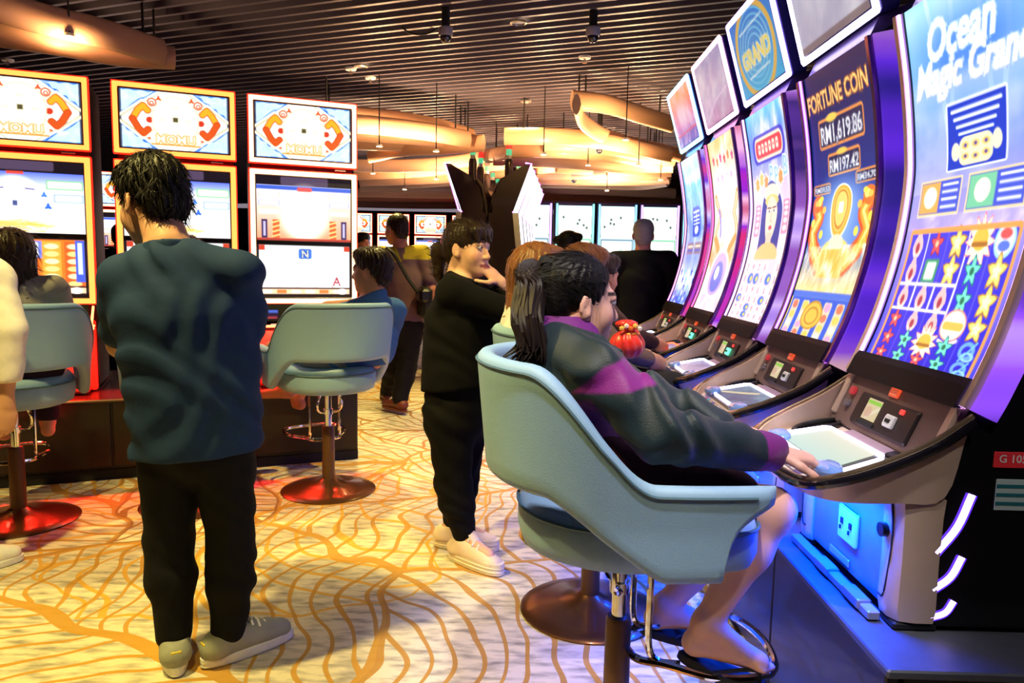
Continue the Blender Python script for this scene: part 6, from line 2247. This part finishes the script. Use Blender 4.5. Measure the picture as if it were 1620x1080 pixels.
# ------------------------------------------------------------------ 5 the man walking away with a shoulder bag
def man_bag():
    Y = 6.20
    f = unit(V(-.25, .95, 0))
    J = dict(fwd=f, pel=at(638, 510, Y), chs=at(638, 448, Y), nck=at(634, 392, Y), head=at(627, 362, Y + .03), hf=unit(V(-.72, .68, -.05)),
             shL=at(604, 405, Y - .02), shR=at(668, 402, Y + .04), elL=at(600, 455, Y + .08), elR=at(682, 458, Y - .02), wrL=at(598, 500, Y + .2), wrR=at(678, 512, Y + .02),
             hipL=at(628, 520, Y), hipR=at(650, 520, Y), knL=at(624, 580, Y + .1), knR=at(644, 578, Y - .02), anL=at(612, 632, Y + .42), anR=at(632, 630, Y - .10))
    J['anL'][2] = .09
    J['anR'][2] = .11
    J['toeL'] = J['anL'] + V(-.05, .14, -.05)
    J['toeR'] = J['anR'] + V(-.09, .08, -.06)
    gp = attr_mat('polo_print', .8, 0, .2, 300, .05, .2)

    def tint(v):
        c = np.tile(lin((112, 84, 92)), (len(v), 1))
        for d in 'LR':
            r_ = (v - J['nck']) @ unit(J['sh' + d] - J['nck'])
            c[(r_ > .035) & (v[:, 2] > J['sh' + d][2] - .045)] = lin((206, 186, 52))
        return c
    g = [shirt('polo_shirt', gp, e=.022, fold=(.005, 10, 4), cuts=[(V(0, 0, at(638, 512, Y)[2]), V(0, 0, -1)), (J['nck'] + V(0, 0, .03), V(0, 0, 1))], tint=tint, extra=[('ecap', at(638, 460, Y), at(638, 515, Y), .178, .172, f, .7, .04)]),
         trousers('trousers', cloth('black_work', (24, 20, 24), .8), .026, at(638, 505, Y)[2] + .04)]
    root, base, M = person('man walking away in grey and yellow polo with a black shoulder bag', J, g, (196, 130, 104), 1.03, False, head_s=1.08, res=.010,
                           hair=dict(prims=CROP, mat=HAIRB, tufts=(300, .02, .0025), seed=5))
    br = mat('sandal_brown', (112, 44, 30), .5)
    for d in 'LR': shoe(root, base, J['an' + d], J['toe' + d], br, br, 1.0, 'shoe', .02, .003 if d == 'L' else .03)
    # the bag is a thing of its own
    bc = at(672, 478, Y - .16)
    bg = empty('shoulder_bag', tuple(bc), R(20), 'black shoulder bag worn by the man walking away', 'bag')
    MB().box((0, 0, 0), (.09, .22, .26), ch=.025).build('pouch', BLACKM, bg)
    MB().box((-.02, -.03, .06), (.10, .20, .11), ch=.02).build('flap', BLACK, bg)
    a = [at(612, 392, Y - .14), at(625, 405, Y - .19), at(645, 440, Y - .20), at(664, 466, Y - .20)]
    cr, sr = math.cos(-R(20)), math.sin(-R(20))
    loc = [V(cr * (p - bc)[0] - sr * (p - bc)[1], sr * (p - bc)[0] + cr * (p - bc)[1], (p - bc)[2]) for p in smooth_path(a, 16)]
    MB().tube(loc, .019, 8, sy=.8).build('strap', BLACKM, bg, True)


man_bag()


# ------------------------------------------------------------------ 6 the suited man beyond the row
J, s = stand_joints(1.02, 5.75, 80, 1.68)
J.update(wrL=J['pel'] + V(-.10, .20, .12), wrR=J['pel'] + V(.12, .20, .12), elL=J['elL'] + V(-.05, .06, 0), elR=J['elR'] + V(.05, .06, 0))
dk = cloth('dark_suit', (15, 14, 22), .75)
suit = dict(shirt('suit_jacket', dk, 'long', e=.030, fold=(.003, 9, 7), cuts=[(V(0, 0, .78), V(0, 0, -1)), (J['nck'] + V(0, 0, .02), V(0, .2, 1))]))
person('grey haired man in a dark suit standing behind the curved row', J, [suit, trousers('trousers', dk, .022, .92)], (216, 150, 130), s, False, head_s=1.06, res=.011, face=False,
       hair=dict(prims=[p for p in CROP[:2]] + FACE_SUB + [('subell', (0, -.02, .15), (.055, .06, .05), .01)], mat=HAIRG, tufts=None, amp=.001))

# ------------------------------------------------------------------ 7 others, seated along the right row
def simple_sitter(label, x, y, yaw, top, rgb, hairm, style, skin=(214, 160, 134), dh=0.0, hf=None, res=.011, low=(40, 40, 48), fem=True, long_=True, tufts=(400, .04, .0025), dz=0.0, sleeve='long', foot=.32, h=1.6):
    J, s = sit_joints(x, y, yaw, .70, h, fem, foot)
    J['head'] = J['head'] + V(0, 0, dz); J['nck'] = J['nck'] + V(0, 0, dz * .8)
    for k_ in ('shL', 'shR', 'chs'): J[k_] = J[k_] + V(0, 0, dz * .6)
    if hf is not None: J['hf'] = unit(hf)
    return person(label, J, [shirt(top, cloth(top + '%d%d%d' % rgb, rgb), sleeve, e=.018, cuts=[(V(0, 0, .71), V(0, 0, -1)), (J['nck'] + V(0, 0, .045), V(0, 0, 1))]),
                             dict(name='trousers', mat=cloth('low%d%d%d' % low, low), parts=[('hips', 0, 1, .02)] + [(k + d, 0, 1 if k == 'thigh' else .9, .02) for k in ('thigh', 'calf') for d in 'LR'], cuts=[(V(0, 0, .92), V(0, 0, 1))])],
                  skin, s, fem, head_s=1.0, res=res, face=False, hair=dict(prims=style, mat=hairm, tufts=tufts, seed=int(abs(x * 90 + y * 7))))


LONG = BOB
simple_sitter('seated person with brown hair and white top behind the long ponytail', .17, 2.63, 8, 'white_top', (206, 204, 210), HAIRBR, LONG, hf=V(.8, .6, 0), res=.009, dz=-.13)
simple_sitter('seated person with short brown hair at the third curved machine', .40, 3.32, 4, 'grey_top', (120, 100, 100), HAIRBR, SHORT, hf=V(.9, .4, -.2), dz=-.11)
simple_sitter('seated person with dark hair at the fourth curved machine', .56, 4.03, 4, 'brown_top', (70, 50, 50), HAIRB, SHORT, hf=V(.9, .4, -.2), dz=-.13)
simple_sitter('seated woman with shoulder length dark hair and grey top at the left edge', -2.37, 3.44, 122, 'grey_knit', (150, 146, 142), HAIRB, BOB, hf=V(-.2, 1, -.05), res=.008, tufts=(700, .06, .003), sleeve='short', low=(44, 30, 50), foot=.34, dz=-.09)
simple_sitter('seated person behind the man in navy, only a bare leg showing', -1.68, 3.74, 112, 'dark_top', (50, 46, 56), HAIRB, SHORT, hf=V(-.3, 1, 0), low=(210, 160, 134), dz=-.1)

# ------------------------------------------------------------------ 8 people farther off
J, s = stand_joints(.50, 6.55, 20, 1.60, True)
J['hf'] = unit(V(.9, .1, -.05))
BUN = PULLED + [('ell', (0, -.125, .035), (.042, .036, .036), .01)]
person('woman with dark hair in a bun beyond the seated players', J, [shirt('blouse', cloth('dark_blouse', (60, 50, 60)), 'short'), trousers('trousers', dk, .02, .9)], (212, 158, 136), s, True, head_s=1.05, res=.012, face=False, hair=dict(prims=BUN, mat=HAIRK, tufts=None, amp=.001))
J, s = stand_joints(-1.72, 8.3, 150, 1.62)
J['hf'] = unit(V(.75, -.6, 0))
person('dark haired man beside the amber frame, face half turned', J, [shirt('shirt', cloth('tan_shirt', (150, 96, 80)), 'short'), trousers('trousers', dk, .02, .9)], (220, 150, 110), s, False, head_s=1.0, res=.012, hair=dict(prims=SHORT, mat=HAIRK, tufts=None, amp=.001))
J, s = stand_joints(-.82, 8.05, 60, 1.52)
J['hf'] = unit(V(.95, -.2, -.1))
pr = attr_mat('patterned_cloth', .8)


def spots(v):
    c = np.tile(lin((226, 220, 222)), (len(v), 1))
    m_ = np.sin(v[:, 0] * 95 + 2 * np.sin(v[:, 2] * 60)) * np.sin(v[:, 2] * 90 + v[:, 1] * 70) > .35
    c[m_] = lin((60, 84, 64))
    return c


gsh = shirt('patterned_shirt', pr, 'short', cuts=[(J['nck'] + V(0, 0, .02), V(0, 0, 1))]); gsh['tint'] = spots
root, base, M = person('person with glasses and a patterned white shirt beyond the aisle', J, [gsh, trousers('trousers', dk, .02, .9)], (226, 164, 134), s, False, head_s=1.0, res=.012, hair=dict(prims=CROP, mat=hair_mat('sandy_hair', (170, 110, 70)), tufts=None, amp=.001))
W = lambda x, y, z: J['head'] + x * M[0] + y * M[1] + z * M[2] - base
gl = MB()
for sd in (-1, 1):
    gl.tube([W(sd * .034 + .024 * math.cos(a), .102, .006 + .018 * math.sin(a)) for a in np.linspace(0, 6.28, 13)[:-1]], .003, 5, closed=True)
    gl.tube([W(sd * .058, .10, .010), W(sd * .078, .0, .006)], .003, 5)
gl.tube([W(-.01, .104, .01), W(.01, .104, .01)], .003, 5)
gl.build('glasses', BLACK, root)
J, s = stand_joints(-3.9, 7.2, 100, 1.62)
person('man in black standing behind the gap in the left bank', J, [shirt('shirt', cloth('black_shirt', (26, 22, 26)), 'long'), trousers('trousers', dk, .02, .9)], (206, 130, 110), s, False, head_s=1.0, res=.013, face=False, hair=dict(prims=CROP, mat=HAIRK, tufts=None, amp=.001))
# the figure cut by the left picture edge
J, s = stand_joints(-2.28, 2.86, 60, 1.66)
J['wrR'] = at(10, 640, 2.80); J['elR'] = at(14, 520, 2.80); J['shR'] = at(-14, 440, 2.82)
root, base, M = person('person in a white long sleeve cut by the left picture edge', J, [shirt('shirt', cloth('white_shirt', (226, 222, 224)), 'long', e=.024, hem=.80, fold=(.004, 16, 9)), trousers('trousers', dk, .012, .84)], (214, 160, 132), s, False, res=.009,
                       hair=dict(prims=SHORT, mat=HAIRK, tufts=None))
for d in 'LR': shoe(root, base, J['an' + d], J['toe' + d], WHITEP, WHITEP, 1.0, 'shoe', .025, .003)

# ------------------------------------------------------------------ the red pouch in front of the players
c0 = at(992, 545, 2.95)
P = [('ell', c0, [.072, .060, .058], I3, .02), ('ell', c0 + V(.01, 0, .045), [.032, .030, .040], I3, .02), ('ell', c0 + V(-.005, 0, .085), [.045, .034, .018], I3, .02)]


def pleat(Q):
    a = np.arctan2(Q[:, 1] - c0[1], Q[:, 0] - c0[0])
    return .0028 * np.sin(a * 11 + 2 * np.sin((Q[:, 2] - c0[2]) * 30))


v, q = solid(P, .005, disp=pleat)
po = empty('drawstring_pouch', tuple(c0 - V(0, 0, .058)), 0, 'small pleated red cloth pouch with gold ornament before the seated players', 'pouch')
b0 = c0 - V(0, 0, .058)
add('pouch', v - b0, q, mat('red_satin', (220, 36, 24), .35, 0, .2, 30, sheen=.3), po, True)
MB().tube([(.01 + .036 * math.cos(a), .036 * math.sin(a), .105) for a in np.linspace(0, 6.28, 19)[:-1]], .006, 6, closed=True).build('cord', mat('gold_cord', (226, 160, 60), .4, .3), po, True)
for k in range(5):
    MB().lathe([(.001, -.011), (.010, -.005), (.011, .004), (.001, .011)], (-.03 + .018 * k, -.04, .128 + .010 * (k % 2)), 8).build('ornament', mat('ornament_%d' % (k % 3), ((250, 200, 90), (250, 240, 230), (240, 120, 40))[k % 3], .4, .2), po, True)


# ================================================================== HANGING FROM THE CEILING
WOOD = mat('beam_laminate', (232, 182, 140), .42, 0, .10, 2.0, coat=.1)
WOODE = mat('beam_edge', (236, 200, 160), .45)
n_beam = [0]


def beam(pts, label, h=.20, t=.05, z=2.78, group='curved timber fins under the ceiling'):
    """curved fin: a tall lens-shaped section swept along a plan curve"""
    P3 = smooth_path([(p[0], p[1], p[2] if len(p) > 2 else z) for p in pts], 26)
    m = len(P3)
    c0 = P3[m // 2].copy()
    root = empty('ceiling_fin', tuple(c0), 0, label, 'ceiling fin', group)
    rows = []
    n = 14
    for i in range(m):
        d = unit(P3[min(i + 1, m - 1)] - P3[max(i - 1, 0)]); d[2] = 0; d = unit(d)
        l = V(-d[1], d[0], 0)
        rows.append([P3[i] - c0 + l * t * math.cos(2 * PI * k / n) * (1 - .2 * abs(math.sin(2 * PI * k / n))) + V(0, 0, h / 2 * math.sin(2 * PI * k / n)) for k in range(n)])
    mb = MB().loft(rows, closed_u=True)
    body = mb.build('fin', WOOD, root, True, 60)
    for r_, fl in ((rows[0], True), (rows[-1], False)):
        e = MB().fan(r_, fl)
        e.build('end_cap', WOODE, root)
    for i in (int(m * .15), int(m * .85)):
        p = P3[i] - c0
        MB().tube([p + V(0, 0, 0), p + V(0, 0, CEIL + .04 - P3[i][2])], .009, 6).build('hanger', BLACKM, root)
    return root


def g2(px, py, z):
    p = atz(px, py, z)
    return (p[0], p[1], z)


# upper left pair
beam([g2(-60, -8, 2.80), g2(60, 28, 2.80), g2(170, 55, 2.80), g2(258, 84, 2.80)], 'pale curved ceiling fin at the upper left, nearer of the pair', .20, .045)
beam([g2(-40, 48, 2.72), g2(80, 66, 2.72), g2(190, 86, 2.74), g2(276, 92, 2.78)], 'glowing orange ceiling fin at the upper left, lower of the pair', .17, .05)
# the cluster right of the amber machine
B = [((470, 178), (600, 186), (690, 200), (748, 216), 2.80, 'long fin above the amber machine, nearest of its cluster'),
     ((470, 205), (600, 212), (690, 219), (750, 225), 2.72, 'second fin of the cluster beside the amber machine'),
     ((500, 222), (620, 226), (700, 228), (755, 226), 2.70, 'third fin of the cluster beside the amber machine'),
     ((585, 246), (640, 235), (700, 232), (765, 226), 2.64, 'curved fin with pointed end above the bag carrying man'),
     ((560, 262), (640, 262), (720, 256), (830, 236), 2.70, 'long fin running behind the lamp candles'),
     ((562, 276), (650, 272), (760, 262), (900, 250), 2.74, 'pale fin behind the lamp candles'),
     ((640, 290), (740, 284), (840, 276), (960, 268), 2.70, 'yellowish fin low behind the middle bank'),
     ((570, 296), (660, 298), (760, 300), (850, 292), 2.76, 'deep fin left of the lamp candles'),
     ((905, 158), (960, 165), (1010, 180), (1062, 196), 2.86, 'pale hooked fin at upper right, its upper arm'),
     ((912, 165), (925, 195), (975, 222), (1075, 245), 2.76, 'pale hooked fin at upper right, its lower arm'),
     ((798, 216), (880, 216), (960, 224), (1060, 246), 2.70, 'orange fin starting right of the cluster gap'),
     ((800, 238), (890, 238), (970, 246), (1060, 262), 2.68, 'orange fin below the hooked fin'),
     ((780, 250), (880, 254), (980, 262), (1065, 262), 2.66, 'rosy fin with a bright warm spot'),
     ((850, 274), (930, 274), (1000, 276), (1055, 276), 2.68, 'yellow lit fin beside the small dome camera'),
     ((830, 288), (930, 290), (1010, 292), (1056, 286), 2.70, 'yellow lit fin over the white far screens'),
     ((950, 300), (1000, 304), (1040, 310), (1075, 316), 2.72, 'dark fin low at right over the far screens'),
     ((850, 304), (920, 306), (990, 312), (1070, 322), 2.74, 'thin far fin over the white far screens'),
     ((560, 312), (650, 313), (740, 312), (830, 308), 2.76, 'thin far fin over the distant orange machines'),
     ((560, 322), (650, 324), (740, 324), (830, 320), 2.72, 'farthest thin fin over the distant orange machines')]
B += [((470, 190), (590, 198), (680, 209), (742, 221), 2.66, 'slender fin tucked under the nearest fin of the cluster'),
      ((570, 286), (660, 283), (760, 276), (880, 262), 2.68, 'pale fin between the yellowish fins left of the candles'),
      ((560, 304), (660, 306), (760, 306), (850, 300), 2.70, 'shadowed fin below the deep fin'),
      ((860, 228), (940, 232), (1000, 242), (1066, 252), 2.74, 'rosy fin between the two orange fins'),
      ((800, 262), (880, 264), (960, 268), (1062, 270), 2.72, 'peach fin above the yellow lit pair'),
      ((840, 282), (930, 284), (1010, 284), (1060, 281), 2.64, 'yellow fin between the lit pair'),
      ((830, 298), (900, 299), (980, 302), (1068, 306), 2.66, 'long dim fin above the thin far fin'),
      ((820, 314), (900, 315), (980, 318), (1072, 322), 2.68, 'lowest far fin just above the white far screens'),
      ((760, 246), (830, 244), (920, 246), (1000, 254), 2.76, 'orange fin crossing behind the right candle')]
for a, b, c, d, z, lb in B:
    beam([g2(*a, z), g2(*b, z), g2(*c, z), g2(*d, z)], lb, .19, .042)
# lamps tucked among the fins, extra uplights added to brighten the timber
FL = [((110, 58), 2.72, 30), ((600, 232), 2.42, 40), ((690, 240), 2.42, 40), ((690, 284), 2.42, 50), ((1010, 262), 2.42, 45), ((930, 262), 2.42, 45), ((990, 222), 2.45, 30), ((640, 300), 2.40, 70), ((960, 302), 2.40, 70), ((800, 292), 2.40, 70), ((860, 245), 2.42, 40), ((590, 275), 2.42, 50), ((1045, 285), 2.42, 50)]
for k, ((px, py), z, wt) in enumerate(FL):
    p = atz(px, py, z)
    root = empty('fin_lamp', tuple(p), 0, ['warm lamp glowing in the upper left fin pair', 'warm lamp in the cluster by the amber machine', 'warm lamp at the end of the nearest cluster', 'warm lamp above the lamp candles', 'warm lamp in the rosy fin at right', 'warm lamp in the yellow lit fin',
                                           'warm lamp in the hooked fin', 'far warm lamp over the distant orange machines', 'far warm lamp over the white far screens', 'far warm lamp behind the middle bank', 'warm lamp right of the right candle', 'warm lamp close to the amber machine', 'warm lamp beside the farthest curved machine'][k], 'ceiling light', 'warm lamps among the fins')
    MB().lathe([(.001, .02), (.03, .02), (.03, 0), (.001, 0)], n=14).build('lamp_head', RIMM, root)
    MB().tube([(0, 0, .02), (0, 0, CEIL + .02 - p[2])], .006, 6).build('stem', BLACKM, root)
    ld = bpy.data.lights.new('fin_lamp', 'SPOT'); ld.energy = wt * 1.7 if k else 18; ld.color = (1.0, .60, .30); ld.shadow_soft_size = .06; ld.spot_size = R(165 if k else 180); ld.spot_blend = .4
    lo = bpy.data.objects.new('lamp', ld); COL.objects.link(lo); lo.parent = root; lo.location = (0, 0, -.05); lo.rotation_euler = (PI, 0, 0)

# dome cameras
DOME = mat('dome_glass', (40, 38, 46), .05, 0, coat=1.0)
CAMW = mat('camera_grey', (150, 146, 156), .4)
for (px, py), z, k, lb in (((705, 56), 2.93, 1.0, 'dome camera on the slats left of centre'), ((938, 56), 2.93, 1.0, 'dome camera on the slats right of centre'), ((948, 236), 2.66, 1.0, 'small dome camera below the orange fin'), ((908, 284), 2.60, 1.2, 'far dome camera among the yellow fins')):
    p = atz(px, py, z)
    root = empty('dome_camera', tuple(p), 0, lb, 'camera', 'ceiling dome cameras')
    MB().lathe([(.001, .06), (.035, .06), (.052, .05), (.052, .0), (.046, -.006), (.001, -.006)], n=24).build('housing', CAMW, root, True, 50)
    MB().lathe([(.040, -.004), (.040, -.02), (.032, -.038), (.018, -.05), (.001, -.053)], n=24).build('dome', DOME, root, True)
    MB().lathe([(.018, -.035), (.018, -.02), (.001, -.02)], n=12).build('lens', BLACK, root, True)
    MB().tube([(0, 0, .05), (0, 0, CEIL + .02 - p[2])], .03, 12).build('stem', BLACKM, root, True)
# sprinklers and small fittings on the slats
for (px, py), lb in (((555, 113), 'pale sprinkler fitting under the slats, left of two'), ((586, 127), 'pale sprinkler fitting under the slats, right of two'), ((925, 95), 'pale sprinkler fitting below the right dome camera'), ((98, 187), 'sprinkler fitting seen between two orange frames'), ((12, 99), 'dark fitting above the picture edge machine')):
    p = atz(px, py, CEIL - .03)
    root = empty('sprinkler', tuple(p), 0, lb, 'sprinkler', 'ceiling sprinklers')
    MB().lathe([(.001, .03), (.055, .03), (.05, .012), (.001, .012)], n=16).build('plate', WHITEP, root, True)
    MB().lathe([(.012, .014), (.010, -.02), (.022, -.022), (.022, -.026), (.001, -.026)], n=10).build('head', CHROME, root, True)
# cable loop left of the dome camera
p = atz(664, 50, CEIL - .02)
root = MB().tube(smooth_path([(-.14, 0, .03), (-.08, 0, -.01), (0, 0, -.022), (.08, 0, -.006), (.15, .0, .035)], 16), .007, 6).build('ceiling_cable', BLACKM)
root.location = p
tag(root, 'dark cable loop hanging left of the dome camera', 'cable')
